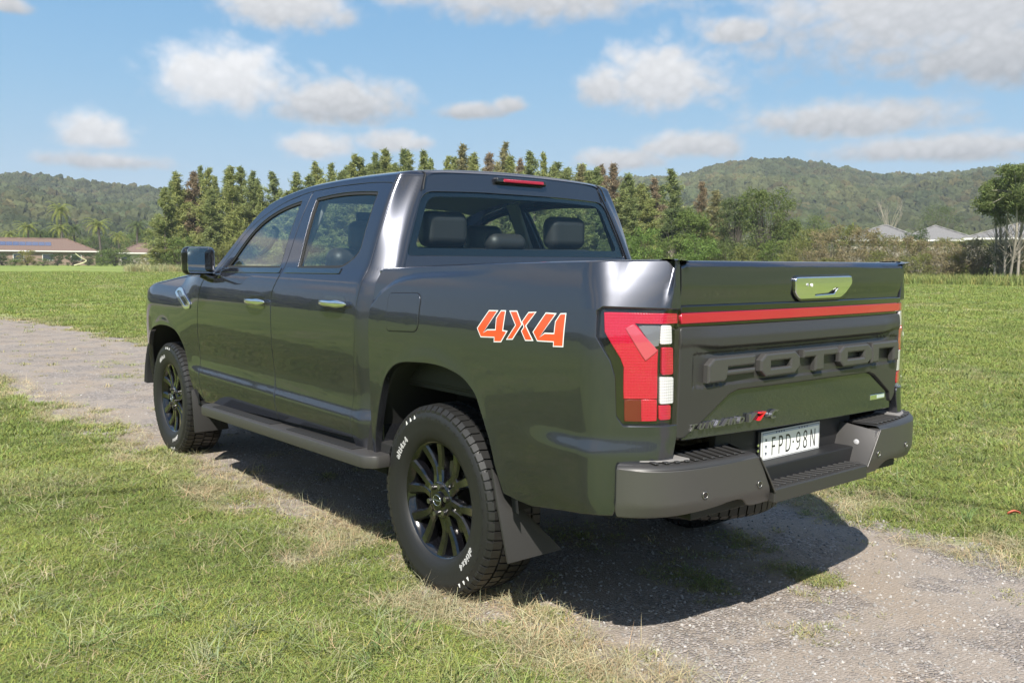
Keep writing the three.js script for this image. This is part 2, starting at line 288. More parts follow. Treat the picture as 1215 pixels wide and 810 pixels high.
// --- outlines in (x, y)
const rearArch = [[.432, .490], [.412, .593], [.384, .686], [.354, .778], [.314, .868], [.256, .921], [.184, .949], [.051, .963], [-.078, .967], [-.168, .959], [-.254, .939], [-.308, .910], [-.349, .874], [-.374, .830], [-.402, .777], [-.431, .716], [-.455, .638], [-.493, .535]];
const frontArch = [[3.80, .44], [3.775, .56], [3.73, .68], [3.655, .79], [3.555, .873], [3.439, .902], [3.313, .915], [3.152, .912], [3.035, .888], [2.955, .84], [2.895, .770], [2.835, .635], [2.780, .509], [2.755, .44]];
const lampOutline = [[-1.242, .856], [-1.055, .856], [-1.032, .888], [-1.027, 1.013], [-1.012, 1.063], [-0.962, 1.138], [-0.956, 1.220], [-0.973, 1.233], [-1.248, 1.226]];
const bedOutline = [
  [.400, 1.333], [.441, 1.275], [.446, 1.18], [.449, 1.08], [.442, .78], [.446, .492],
  ...spline(rearArch, 60),
  [-.561, .525], [-.641, .521], [-.80, .545], [-.937, .563], [-1.02, .566], [-1.05, .62], [-1.07, .72], [-1.240, .73],
  ...lampOutline.map((p, i) => p),
  [-1.246, 1.2365], [-1.238, 1.378], [-1.10, 1.377], [-.9, 1.372], [-.47, 1.363], [0, 1.350]];
const railY = pchip([[.36, 1.762], [.493, 1.764], [1.032, 1.770], [1.424, 1.762], [1.755, 1.727], [1.989, 1.668], [2.104, 1.588], [2.283, 1.44], [2.45, 1.300]]);
const cGap = [[.618, .556], [.632, .68], [.60, .86], [.572, 1.027], [.566, 1.156], [.556, 1.262], [.552, 1.363], [.548, 1.489], [.541, 1.584], [.546, 1.672]];
const doorTop = [[.585, 1.728], [.638, 1.735], [.798, 1.745], [1.141, 1.749], [1.43, 1.739], [1.543, 1.728], [1.781, 1.682], [2.069, 1.565], [2.230, 1.43], [2.363, 1.308]];
const bGap = [[1.432, 1.740], [1.430, 1.60], [1.432, 1.34], [1.455, 1.26], [1.49, 1.193], [1.488, 1.10], [1.488, 1.0], [1.495, .76], [1.472, .627], [1.455, .517]];
const fGap = [[2.620, .458], [2.630, .598], [2.640, .727], [2.638, .857], [2.622, .971], [2.600, 1.085], [2.580, 1.18], [2.52, 1.262]];
const winF = roundPoly([[2.245, 1.322], [2.15, 1.422], [2.045, 1.525], [1.94, 1.593], [1.80, 1.645], [1.66, 1.675], [1.512, 1.694], [1.488, 1.325]], [.03, .2, .2, .2, .2, .2, .015, .012], 4);
const winR = roundPoly([[1.352, 1.698], [1.18, 1.709], [1.03, 1.712], [.86, 1.707], [.702, 1.696], [.672, 1.420], [.700, 1.385], [.792, 1.334], [1.276, 1.327]], [.015, .1, .1, .1, .02, .03, .05, .05, .012], 4);

// --- left and right body sides
const G = 5.0e-3;   // half of a shut line plus the edge radius
const bedSides = both('bed_side', panel(inset(bedOutline, .002), [], bedMap, { d: .02, out: -1, lip: .035, r: .004 }), M.paint);
const fdOutline = [...spline(fGap, 30), [2.40, 1.293], ...spline([...doorTop].reverse().filter(p => p[0] > 1.5), 26), ...spline(bGap, 40)];
const rdOutline = [...spline([...bGap].reverse(), 40), ...spline([...doorTop].reverse().filter(p => p[0] < 1.42 && p[0] > .5), 24), ...spline([...cGap].reverse(), 40)];
const frontDoors = both('front_door', panel(inset(fdOutline, G), [winF], cabMap, { d: .02, out: -1, lip: .03 }), M.paint);
const rearDoors = both('rear_door', panel(inset(rdOutline, G), [winR], cabMap, { d: .02, out: -1, lip: .03 }), M.paint);
{
  const rail = []; for (let u = 2.44; u > .40; u -= .04) rail.push([u, railY(u)]);
  const o = [[2.50, 1.262], ...rail, [.392, railY(.40)], [.392, .48], [.60, .48], ...spline(cGap, 40), ...spline(doorTop, 50), [2.405, 1.270]];
  both('cab_frame', panel(inset(o, .001), [], cabMap, { d: .02, out: -1, lip: .03 }), M.paint);
}
{
  const top = [[2.525, 1.268], [2.60, 1.266], [2.94, 1.262], [3.14, 1.245], [3.35, 1.219], [3.65, 1.183], [3.86, 1.13]];
  const o = [...spline(fGap, 30), ...spline(top, 30), [3.955, 1.05], [3.985, .9], [3.975, .62], [3.93, .46], [3.82, .425], ...spline(frontArch, 50), [2.70, .435]];
  both('front_fender', panel(inset(o, G), [], fendMap, { d: .02, out: -1, lip: .03 }), M.paint);
  const vent = roundPoly([[3.075, 1.150], [3.03, 1.182], [2.95, 1.178], [2.735, 1.092], [2.745, 1.058], [2.835, 1.050], [2.905, 1.078]], .02, 4);
  for (const side of [0, 1]) {
    const mk = g => side ? mirrorZ(g) : g, v = part('fender_vent', mk(panel(vent, [inset(vent, .017)], fendMap, { d: .01, out: -1, lift: .007, lip: .008 })), M.chrome);
    part('vent_grille', mk(panel(inset(vent, .014), [], fendMap, { d: .02, out: -1, lift: .0025, lip: .004 })), M.gloss, v);
  }
}
// windows of the doors, their seals, handles and the load bed's fuel flap
for (const side of [0, 1]) {
  const mk = g => side ? mirrorZ(g) : g;
  for (const [door, win, mat] of [[frontDoors[side], winF, M.glass], [rearDoors[side], winR, M.glassRear]]) {
    part('window_seal', mk(panel(inset(win, -.004), [inset(win, .014)], cabMap, { d: .02, out: -1, lift: -.004, lip: .012, r: .002 })), M.rubber, door);
    part('window', mk(panel(inset(win, .010), [], cabMap, { d: .03, out: -1, lift: -.010, lip: 0 })), mat, door);
  }
  const belt = (a, b) => roundPoly([[a, 1.300], [a, 1.322], [b, 1.328], [b, 1.306]], .006, 2);
  part('belt_strip', mk(panel([[1.46, 1.303], [1.46, 1.326], [2.27, 1.319], [2.30, 1.297]], [], cabMap, { d: .03, out: -1, lift: .004, lip: .006 })), M.gloss, frontDoors[side]);
  part('belt_strip', mk(panel([[.795, 1.309], [.795, 1.331], [1.40, 1.327], [1.40, 1.304]], [], cabMap, { d: .03, out: -1, lift: .004, lip: .006 })), M.gloss, rearDoors[side]);
  for (const [door, u0, u1, y] of [[frontDoors[side], 1.545, 1.80, 1.143], [rearDoors[side], .640, .895, 1.170]]) {
    const cup = roundPoly([[u0 + .02, y - .036], [u1 - .01, y - .036], [u1 - .02, y + .036], [u0 + .03, y + .036]], .03, 6);
    part('handle_cup', mk(panel(cup, [], cabMap, { d: .03, out: -1, lift: .001, lip: .002, r: .001 })), M.gloss, door);
    const rows = [], n = 26;
    for (let i = 0; i <= n; i++) {
      const t = i / n, u = lerp(u0 - .006, u1 + .006, t), b = cabMap(u, y), prof = Math.sin(Math.PI * clamp(t * 1.0, .0, 1)) ** .35, hh = lerp(.021, .0145, sst(.18, .42, t)) * prof + .0005, hd = .010 * prof + .0005, off = .012 + .026 * Math.sin(Math.PI * t) ** .6, ring = [];
      for (let k = 0; k < 14; k++) { const a = k / 14 * 2 * Math.PI, c = Math.cos(a), s = Math.sin(a); ring.push([u, y + .002 + hh * Math.sign(s) * Math.abs(s) ** .75, b.z - off - hd * Math.sign(c) * Math.abs(c) ** .75]); }
      rows.push(ring);
    }
    part('door_handle', mk(gridSurf(rows, true)), M.chrome, door);
  }
  const fl = roundPoly([[.292, 1.231], [.048, 1.238], [.052, 1.089], [.292, 1.078]], .032, 6);
  if (!side) {
    const f = part('fuel_flap', panel(fl, [], bedMap, { d: .02, out: -1, lift: .003, lip: .006, r: .004 }), M.paint, bedSides[0]);
    part('flap_gap', panel(inset(fl, -.006), [inset(fl, .004)], bedMap, { d: .02, out: -1, lift: .0008, lip: 0 }), M.black, f);
  }
}
{ // the 4X4 decal
  const four1 = [[-.414, 1.196], [-.469, 1.198], [-.393, 1.114], [-.415, 1.127], [-.461, 1.130], [-.460, 1.171], [-.484, 1.199], [-.513, 1.200], [-.507, 1.130], [-.533, 1.129], [-.499, 1.086], [-.456, 1.083], [-.456, 1.099], [-.377, 1.095], [-.351, 1.127]];
  const x1 = [[-.531, 1.200], [-.575, 1.202], [-.611, 1.156], [-.563, 1.100], [-.526, 1.097], [-.572, 1.151]];
  const x2 = [[-.636, 1.200], [-.679, 1.203], [-.632, 1.153], [-.676, 1.104], [-.632, 1.101], [-.606, 1.133], [-.618, 1.148], [-.605, 1.165]];
  const four2 = [[-.726, 1.203], [-.781, 1.203], [-.707, 1.120], [-.731, 1.136], [-.776, 1.138], [-.777, 1.176], [-.799, 1.204], [-.828, 1.206], [-.827, 1.095], [-.776, 1.092], [-.776, 1.107], [-.695, 1.104], [-.668, 1.134]];
  for (const side of [0, 1]) {
    const mk = g => side ? mirrorZ(g) : g, d = new THREE.Group(); d.name = 'decal'; d.userData.label = 'orange 4X4 decal with white outline'; bedSides[side].add(d);
    for (const l of [four1, x1, x2, four2]) {
      part('decal_outline', mk(panel(l, [], bedMap, { d: .03, out: -1, lift: .0008, lip: 0 })), M.white, d);
      part('decal_letter', mk(panel(inset(l, .0042), [], bedMap, { d: .03, out: -1, lift: .0016, lip: 0 })), M.orange, d);
    }
  }
}
// tail lamps
const lampRed = [[-0.981, 1.214], [-0.990, 1.155], [-1.046, 1.073], [-1.058, 1.043], [-1.058, .944], [-1.163, .944], [-1.162, 1.098], [-1.147, 1.102], [-1.080, 1.183], [-1.243, 1.181], [-1.241, 1.209]];
for (const side of [0, 1]) {
  const mk = g => side ? mirrorZ(g) : g, L = part('tail_lamp', mk(panel(inset(lampOutline, .0025), [], bedMap, { d: .015, out: -1, lift: -.022, lip: .05, r: .004 })), M.gloss);
  part('lamp_cover', mk(panel(inset(lampOutline, .003), [], bedMap, { d: .015, out: -1, lift: -.001, lip: .022, r: .004 })), M.lampCover, L);
  const lens = (name, pts, m, lift = -.011, r = .003) => part(name, mk(panel(pts, [], bedMap, { d: .02, out: -1, lift, lip: .009, r })), m, L);
  lens('red_lens', lampRed, M.red);
  lens('red_lens', [[-1.115, .938], [-1.115, .872], [-1.162, .873], [-1.162, .938]], M.red);
  lens('dark_lens', [[-1.061, .938], [-1.061, .872], [-1.111, .871], [-1.111, .938]], M.redDark);
  lens('clear_lens', roundPoly([[-1.171, 1.173], [-1.217, 1.171], [-1.221, 1.117], [-1.173, 1.117]], .004, 2), M.clearLens);
  lens('red_lens', roundPoly([[-1.182, 1.103], [-1.226, 1.101], [-1.229, 1.020], [-1.184, 1.020]], .004, 2), M.red);
  lens('clear_lens', roundPoly([[-1.177, 1.009], [-1.231, 1.006], [-1.232, .926], [-1.178, .927]], .004, 2), M.clearLens);
  lens('red_lens', roundPoly([[-1.174, .918], [-1.222, .917], [-1.222, .875], [-1.175, .876]], .004, 2), M.red);
  lens('painted_fold_sheen', [[-1.056, 1.166], [-1.078, 1.176], [-1.160, 1.096], [-1.124, 1.066]], M.paintedFoldSheen, -.008);  // sliver coloured as the bright reflection on the red lens's diagonal fold
  lens('smoked_lens', [[-1.097, 1.172], [-1.164, 1.172], [-1.165, 1.112], [-1.150, 1.108]], M.smokeLens, -.014);
}
// --- load bed, tailgate and rear bumper
{
  const rows = []; // rolled rail along the top of each bed side
  for (let i = 0; i <= 70; i++) {
    const u = lerp(.40, -1.238, i / 70), v = pchip([[-1.238, 1.378], [-1.10, 1.377], [-.9, 1.372], [-.47, 1.363], [0, 1.350], [.40, 1.333]])(u), p = bedMap(u, v - .004), q = bedMap(u + .002, v), r = bedMap(u - .002, v), t = r.sub(q).setY(0).normalize(), inn = V(-t.z, 0, t.x);
    if (inn.z < 0 && inn.x < .3) inn.negate(); const row = [];
    for (const [k, y] of [[0, 0], [.004, .0045], [.012, .008], [.05, .009], [.068, .004], [.072, -.01], [.072, -.03]]) row.push([p.x + inn.x * k, p.y + y, p.z + inn.z * k]);
    rows.push(row);
  }
  const g = gridSurf(rows); both('bed_rail', g, M.paint);
  const box = [];
  box.push(at(rbox(1.36, .06, 1.60), -.26, .86, 0), at(rbox(.04, .50, 1.64), .405, 1.09, 0));
  for (const s of [-1, 1]) box.push(at(rbox(1.30, .48, .04), -.24, 1.10, s * .795), at(rbox(.78, .26, .22), 0, .98, s * .70, 0, 0, 0));
  part('bed_liner', merge(box), M.black);
  part('bed_front_panel', at(rbox(.02, .80, 1.74), .436, .93, 0), M.paint);
}
const TG = z => -1.125 + .020 * (z / .7) ** 2;   // the tailgate's bow in plan
const tgTop = (z, v) => V(TG(z) + .000 + (v > 1.36 ? .9 * (v - 1.36) ** 1 : 0) - .010 * sst(1.24, 1.30, v), v, z);
const tailgate = part('tailgate', (() => {
  const o = [[-.685, 1.2375], [.685, 1.2375], [.688, 1.30], [.691, 1.368], [-.691, 1.368], [-.688, 1.30]];
  const top = []; for (let i = 0; i <= 40; i++) { const z = lerp(-.690, .690, i / 40), x = tgTop(z, 1.371).x, r = []; for (const [k, y] of [[-.001, 1.369], [.004, 1.374], [.012, 1.3775], [.045, 1.378], [.055, 1.374], [.057, 1.36], [.057, .80]]) r.push([x + k, y, z]); top.push(r); }
  const gt = gridSurf(top); if (gt.attributes.normal.getY(3) < 0) gt.index.array.reverse(), gt.computeVertexNormals();
  return merge([panel(o, [], tgTop, { d: .02, out: 1, lip: .04 }), gt]);
})(), M.paint, truck);
{
  const strip = (z0, z1, y0, y1, m, lift, name, dd = .03, lip = .02) => part(name, panel([[z0, y0], [z1, y0], [z1, y1], [z0, y1]], [], (z, v) => V(TG(z) - .004, v, z), { d: dd, lift, lip, r: .005 }), m, tailgate);
  strip(-.687, .687, 1.166, 1.231, M.gloss, -.010, 'strip_housing');
  strip(-.682, .682, 1.181, 1.209, M.strip, .002, 'light_strip');
  strip(-.687, .687, 1.2165, 1.231, M.gloss, .004, 'strip_trim');
  // lower cladding: a pressed surface with a scallop, a band for the letters and an opening for the painted lower panel
  const scallop = (z, v) => { const w = sst(-.645, -.50, z) * sst(.665, .52, z), lowEdge = 1.098 + .012 * (1 - w); return .014 * sst(lowEdge - .010, lowEdge + .004, v) * sst(1.172, 1.125, v) * (.35 + .65 * w) - .008 * w * sst(lowEdge - .045, lowEdge - .018, v) * sst(lowEdge, lowEdge - .012, v); };
  const band = (z, v) => -.006 * sst(-.632, -.622, z) * sst(.682, .674, z) * sst(.966, .974, v) * sst(1.082, 1.074, v);
  const clad = (z, v) => V(TG(z) - .002 - scallop(z, v) - band(z, v) - .006 * sst(.80, 1.0, v), v, z);
  const trap = [[-.640, .812], [-.585, .850], [-.445, .938], [-.40, .950], [.45, .946], [.50, .930], [.672, .835], [.672, .790], [-.640, .812]].slice(0, 8);
  const o = [[-.686, .812], [-.655, .812], ...trap.slice(1, 6), [.640, .848], [.655, .805], [.680, .83], [.686, .95], [.686, 1.162], [-.686, 1.162], [-.686, 1.0]];
  const c = part('cladding', panel(roundPoly(o, .008, 3), [], clad, { d: .009, lip: .03, r: .006 }), M.cladding, tailgate);
  part('lower_panel', panel([[-.655, .800], [.662, .776], [.662, .86], [.49, .97], [-.46, .97], [-.655, .87]], [], (z, v) => V(TG(z) + .007, v, z), { d: .03, lip: .03 }), M.paint, tailgate);
  // letters
  const put = (pts, holes, z, y, s, sy = s) => { const g = extrude(pts.map(p => [p[0] * s, p[1] * sy]), .016, .0065, holes.map(h => h.map(p => [p[0] * s, p[1] * sy]))); g.rotateY(-Math.PI / 2); return g.translate(TG(z) - .004, y, z); };
  const H = .080, Y = .981;
  const L = [
    [[[0, 0], [.085, 0], [.10, .012], [.10, .018], [.255, .018], [.255, .036], [.105, .036], [.105, .046], [.255, .046], [.255, .080], [.03, .080], [0, .058]], [], -.588],
    [[[.03, 0], [.205, 0], [.238, .022], [.238, .058], [.205, .080], [.03, .080], [0, .058], [0, .022]], [[[.06, .028], [.06, .052], [.178, .052], [.178, .028]]], -.312],
    [[[0, .052], [.078, .052], [.078, 0], [.135, 0], [.135, .052], [.228, .052], [.228, .080], [0, .080]], [], -.056],
    [[[.03, 0], [.205, 0], [.238, .022], [.238, .058], [.205, .080], [.03, .080], [0, .058], [0, .022]], [[[.06, .028], [.06, .052], [.178, .052], [.178, .028]]], .190],
    [[[0, 0], [.055, 0], [.055, .052], [.17, .052], [.17, 0], [.212, 0], [.212, .066], [.198, .080], [0, .080]], [], .442]];
  for (const [pts, holes, z] of L) part('raised_letter', put(pts.map(p => [p[0] * .985, p[1]]), holes.map(h => h.map(p => [p[0] * .985, p[1]])), z * .975, Y, 1), M.letters, c);
  // model name at the lower left, badge at the lower right
  const shear = (g, k) => { const p = g.attributes.position; for (let i = 0; i < p.count; i++) p.setX(i, p.getX(i) + p.getY(i) * k); g.computeVertexNormals(); return g; };
  const name = (s, h, w, z, y, m, nm = 'model_letter') => { const g = shear(text(s, h, .0125), .35); g.computeBoundingBox(); const b = g.boundingBox; g.translate(-b.min.x, 0, 0).scale(w / (b.max.x - b.min.x), 1, 1); g.rotateY(-Math.PI / 2); g.translate(TG(z) + .0055, y, z); return part(nm, g, m, tailgate); };
  'TUNLAND'.split('').forEach((ch, i) => name(ch, .021, .034, -.630 + i * .0395, .828, M.modelLetter));
  name('V', .029, .05, -.338, .826, M.modelLetter); name('7', .029, .042, -.282, .826, M.badgeRed); name('-', .029, .02, -.236, .826, M.modelLetter); name('C', .029, .045, -.214, .826, M.modelLetter);
  const b = part('badge', at(rbox(.004, .022, .112, .002), TG(.55) + .0045, .832, .547), M.chrome, tailgate);
  part('badge_inlay', at(rbox(.002, .012, .055, .0008), TG(.55) + .0018, .832, .57), P({ color: lin(.45, .52, .48), roughness: .3 }), b);
  // chrome handle
  const hz = z => TG(z) - .012, hp = roundPoly([[-.112, 1.318], [.255, 1.321], [.258, 1.300], [.225, 1.262], [.195, 1.2475], [-.070, 1.2465], [-.105, 1.27]], .012, 4);
  const h = part('tailgate_handle', panel(hp, [[[.02, 1.252], [.02, 1.262], [.105, 1.266], [.150, 1.285], [.175, 1.285], [.150, 1.256]]], (z, v) => V(hz(z) - .010 * sst(1.24, 1.30, v), v, z), { d: .015, lip: .016, r: .006 }), M.chrome, tailgate);
  part('handle_recess', panel(inset(hp, .006), [], (z, v) => V(hz(z) + .006, v, z), { d: .05, lip: 0 }), M.black, h);
  part('handle_recess', panel(inset(hp, -.008), [hp], (z, v) => V(TG(z) - .0115, v, z), { d: .03, lip: .003 }), M.gloss, h);
  part('lock_button', at(new THREE.CylinderGeometry(.006, .006, .004, 16), hz(-.03) - .018, 1.294, -.03, 0, 0, Math.PI / 2), M.white, h);
}
{ // rear bumper
  const B = part('rear_bumper', merge([at(rbox(.10, .12, 1.3), -1.09, .60, 0), at(rbox(.03, .20, .86), -1.045, .70, 0)]), M.black);
  for (const s of [-1, 1]) {
    const mp = (t, v) => { const b = .02 * sst(.60, .56, v) + .004 * sst(.70, .72, v); return bumpMap(t * s, v, -b * 0 + 0).add(V(.020 * sst(.62, .555, v), 0, 0)); };
    const low = spline([[.300, .562], [.42, .566], [.455, .592], [.50, .598], [.60, .585], [.75, .575], [.93, .572]], 30);
    const o = [...low, [.945, .60], [.945, .722], ...spline([[.94, .727], [.83, .722], [.70, .722], [.55, .724], [.400, .728]], 20), [.385, .722]];
    const f = part('bumper_corner', panel(roundPoly(inset(o, .002), .004, 2), [], mp, { d: .02, out: s, lip: .05, r: .006, lipIn: .0 }), M.satin, B);
    // rounded ledge and step pad on top
    const rows = []; for (let i = 0; i <= 40; i++) { const t = lerp(.395, .945, i / 40) * s, r = []; for (const [k, y] of [[0, .7255], [.004, .732], [.012, .738], [.022, .7395], [.15, .7405]]) { const p = bumpMap(t, y, k * 1); r.push([p.x, y, p.z]); } rows.push(r); }
    const g = gridSurf(rows); if (g.attributes.normal.getY(4) < 0) { g.index.array.reverse(); g.computeVertexNormals(); }
    part('bumper_top', g, M.cladding, B);
    for (let i = 0; i < 11; i++) { const z = s * (.42 + i * .036); part('tread_rib', at(rbox(.115, .006, .016, .003), bumpMap(z, 0).x + .085, .7435, z, 0, s * .25), M.cladding, B); }
    const cap = roundPoly([[-1.150, .66], [-1.125, .74], [-1.07, .82], [-1.03, .82], [-1.03, .66]].map(p => [p[0], p[1]]), .02, 3), cg = extrude(cap.map(p => [p[0], p[1] * s]), .003, .001); cg.rotateX(Math.PI / 2);
    part('corner_pad', cg.translate(0, .7465, 0), P({ color: lin(.22, .21, .20), roughness: .6 }), B);
    // inner wall beside the step, with its lamp
    const wall = gridSurf([[[-1.210, .722, s * .386], [-1.212, .60, s * .300], [-1.212, .565, s * .298]], [[-1.060, .745, s * .356], [-1.060, .605, s * .300], [-1.060, .57, s * .298]]].map(r => r)); if (s > 0) wall.index.array.reverse(), wall.computeVertexNormals();
    part('step_wall', wall, M.satin, B);
    const rec = at(rbox(.075, .060, .012, .004), -1.137, .668, s * .3435, s * .60), w = part('lamp_recess', rec, M.black, B);
    part('step_lamp', at(new THREE.SphereGeometry(.012, 16, 10).scale(1, 1, .6), -1.145, .676, s * .3355), M.clearLens, w);
    for (const t of [.385, .643]) { const p = bumpMap(t * s, .635), q = bumpMap(t * s, .635, -.01).sub(p).normalize(), g2 = new THREE.CylinderGeometry(.011, .011, .006, 20); const ring = new THREE.TorusGeometry(.0105, .0016, 6, 24); const ang = Math.atan2(q.x, q.z); g2.rotateX(Math.PI / 2).rotateY(ang).translate(p.x + q.x * 0, p.y, p.z + q.z * 0); ring.rotateY(ang).translate(p.x + q.x * .003, p.y, p.z + q.z * .003); const se = part('parking_sensor', g2, M.gloss, B); part('sensor_ring', ring, M.steel, se); }
    const trimPts = [[-1.2135, .726, s * .388], [-1.2155, .66, s * .342], [-1.2155, .595, s * .300]]; part('edge_trim', tube(trimPts, .0035, 16, 6), M.satin, B);
  }
  part('centre_step', merge([at(rbox(.16, .05, .60, .006), -1.135, .579, 0)]), M.cladding, B);
  for (let i = 0; i < 15; i++) part('tread_rib', at(rbox(.125, .007, .016, .003), -1.137, .606, -.266 + i * .038, 0, .35), M.cladding, B);
  part('number_plate_panel', at(rbox(.012, .16, .70, .004), -1.0545, .70, 0), M.black, B);
  const holder = part('plate_holder', at(rbox(.012, .112, .40, .003), -1.0655, .712, .0), M.black, B);
  const pg = new THREE.PlaneGeometry(.366, .100); pg.rotateY(-Math.PI / 2); const slab = at(rbox(.004, .106, .374, .0018), -1.0735, .712, 0);
  const pl = part('number_plate', slab, M.white, B, 'white number plate with black characters'); part('plate_print', pg.translate(-1.0763, .712, 0), M.plate, pl);
  for (const z of [-.118, .128]) part('plate_bolt', at(new THREE.CylinderGeometry(.006, .006, .006, 12), -1.063, .637, z, 0, 0, Math.PI / 2), M.chrome, B);
  for (const y of [.70, .72]) part('plate_bolt', at(new THREE.CylinderGeometry(.005, .005, .006, 12), -1.074, y, -.207, 0, 0, Math.PI / 2), M.chrome, B);
}
// --- cab: roof, glass, back panel, bonnet, front end
const railPt = u => { const y = railY(u), p = cabMap(u, y); return [p.x, y, -p.z]; };
const bulge = pchip([[1.2, 0], [1.6, .03], [1.9, .13], [2.05, .20], [2.25, .28], [2.46, .34]]);
const crown = pchip([[.39, .012], [.55, .030], [1.0, .045], [1.7, .045], [2.0, .040], [2.46, .015]]);
const roofRow = (u, lim = 1) => { const [x, y, z] = railPt(u), r = []; for (let j = 0; j <= 40; j++) { const t = -Math.cos(j / 40 * Math.PI) * lim, k = Math.sqrt(Math.max(0, 1 - Math.abs(t) ** 12)); r.push([x + (u > 1.2 ? bulge(u) : 0) * (1 - t * t), y + crown(u) * (1 - t * t) + .022 * k - .0, t * z]); } return r; };
{
  const rows = []; for (let i = 0; i <= 60; i++) rows.push(roofRow(lerp(.392, 1.955, i / 60))); const g = gridSurf(rows); if (g.attributes.normal.getY(30 * 41 + 20) < 0) { g.index.array.reverse(); g.computeVertexNormals(); }
  part('roof', g, M.paint);
  const ws = []; for (let i = 0; i <= 24; i++) ws.push(roofRow(lerp(1.965, 2.44, i / 24), .955)); const w = gridSurf(ws); if (w.attributes.normal.getY(12 * 41 + 20) < 0) { w.index.array.reverse(); w.computeVertexNormals(); }
  part('windscreen', w, M.glass);
  const hl = []; for (let i = 0; i <= 20; i++) hl.push(roofRow(lerp(.45, 1.9, i / 20), .97).map(p => [p[0], p[1] - .035, p[2]])); part('headliner', gridSurf(hl), M.liner);
}
const zEnd = y => planCab(.208)[1] - dzDoor(y), backX = y => planCab(.208)[0] + lean(y);
{
  const backMap = (z, y) => V(backX(y) - .004 + .012 * (z / .7) ** 2, y, z);
  const edge = []; for (let y = 1.30; y <= 1.765; y += .025) edge.push([zEnd(y) + .002, y]);
  const crest = []; for (let i = 0; i <= 20; i++) { const t = Math.cos((i / 20 * .94 + .03) * Math.PI); crest.push([t * zEnd(1.762), railY(.392) + .001 + .012 * (1 - t * t) + .022 * Math.sqrt(1 - Math.abs(t) ** 12)]); }
  const o = [...edge, ...crest, ...edge.map(p => [-p[0], p[1]]).reverse()];
  const win = roundPoly([[-.712, 1.392], [.712, 1.392], [.588, 1.694], [.30, 1.706], [-.30, 1.706], [-.588, 1.694]], [.03, .03, .06, .4, .4, .06], 6);
  part('cab_back', merge([panel(o, [win], backMap, { d: .025, lip: .02 }), at(rbox(.02, .86, 1.5), .49, .87, 0)]), M.paint);
  const clear = roundPoly([[-.655, 1.432], [.655, 1.432], [.555, 1.672], [.3, 1.682], [-.3, 1.682], [-.555, 1.672]], [.03, .03, .05, .4, .4, .05], 6);
  const rw = part('rear_window', panel(inset(win, .004), [], backMap, { d: .03, lift: -.004, lip: 0 }), M.glassBack);
  part('window_border', panel(inset(win, .005), [clear], backMap, { d: .03, lift: -.0075, lip: 0 }), M.gloss, rw);
  const hb = part('high_brake_lamp', at(rbox(.06, .032, .325, .010), backX(1.77) - .000, 1.770, 0), M.gloss); part('red_lens', at(rbox(.012, .017, .262, .005), backX(1.77) - .029, 1.769, .008), M.red, hb);
  for (const z of [-1, 1]) part('roof_channel', tube([[backX(1.69) - .010, 1.70, z * .592], [backX(1.73) - .010, 1.735, z * .582], [backX(1.775) - .004, 1.776, z * .566], [backX(1.775) + .03, 1.787, z * .566]], .004, 20, 6), M.black);
  // cab floor, sills and bulkheads keep light out of the cabin
  part('cab_floor', merge([at(rbox(2.3, .06, 1.70), 1.62, .56, 0), at(rbox(2.45, .14, .06), 1.55, .50, -.855), at(rbox(2.45, .14, .06), 1.55, .50, .855), at(rbox(.05, .75, 1.66), 2.72, .90, 0)]), M.underbody);
}
{
  const fTop = pchip([[2.5, 1.268], [2.60, 1.266], [2.94, 1.262], [3.14, 1.245], [3.35, 1.219], [3.65, 1.183], [3.86, 1.13], [3.97, 1.06]]), rows = [];
  for (let i = 0; i <= 40; i++) { const u = lerp(2.44, 3.95, i / 40), y = fTop(u), z = -fendMap(u, y).z - .004, r = []; for (let j = 0; j <= 30; j++) { const t = -Math.cos(j / 30 * Math.PI); r.push([u + .22 * (1 - t * t) * sst(3.3, 3.95, u), y + .002 + .045 * (1 - t * t) + .018 * Math.sqrt(Math.max(0, 1 - Math.abs(t) ** 12)), t * z]); } rows.push(r); }
  const g = gridSurf(rows); if (g.attributes.normal.getY(20 * 31 + 15) < 0) { g.index.array.reverse(); g.computeVertexNormals(); } part('bonnet', g, M.paint);
  part('grille', at(rbox(.10, .36, 1.20, .03), 4.10, .92, 0), M.gloss);
  part('front_bumper', at(rbox(.34, .30, 1.62, .12, 4), 3.98, .58, 0), M.satin);
  for (const s of [-1, 1]) part('headlamp', at(rbox(.14, .22, .30, .04, 3), 3.98, 1.00, s * .58, 0, s * .35), M.clearLens);
}
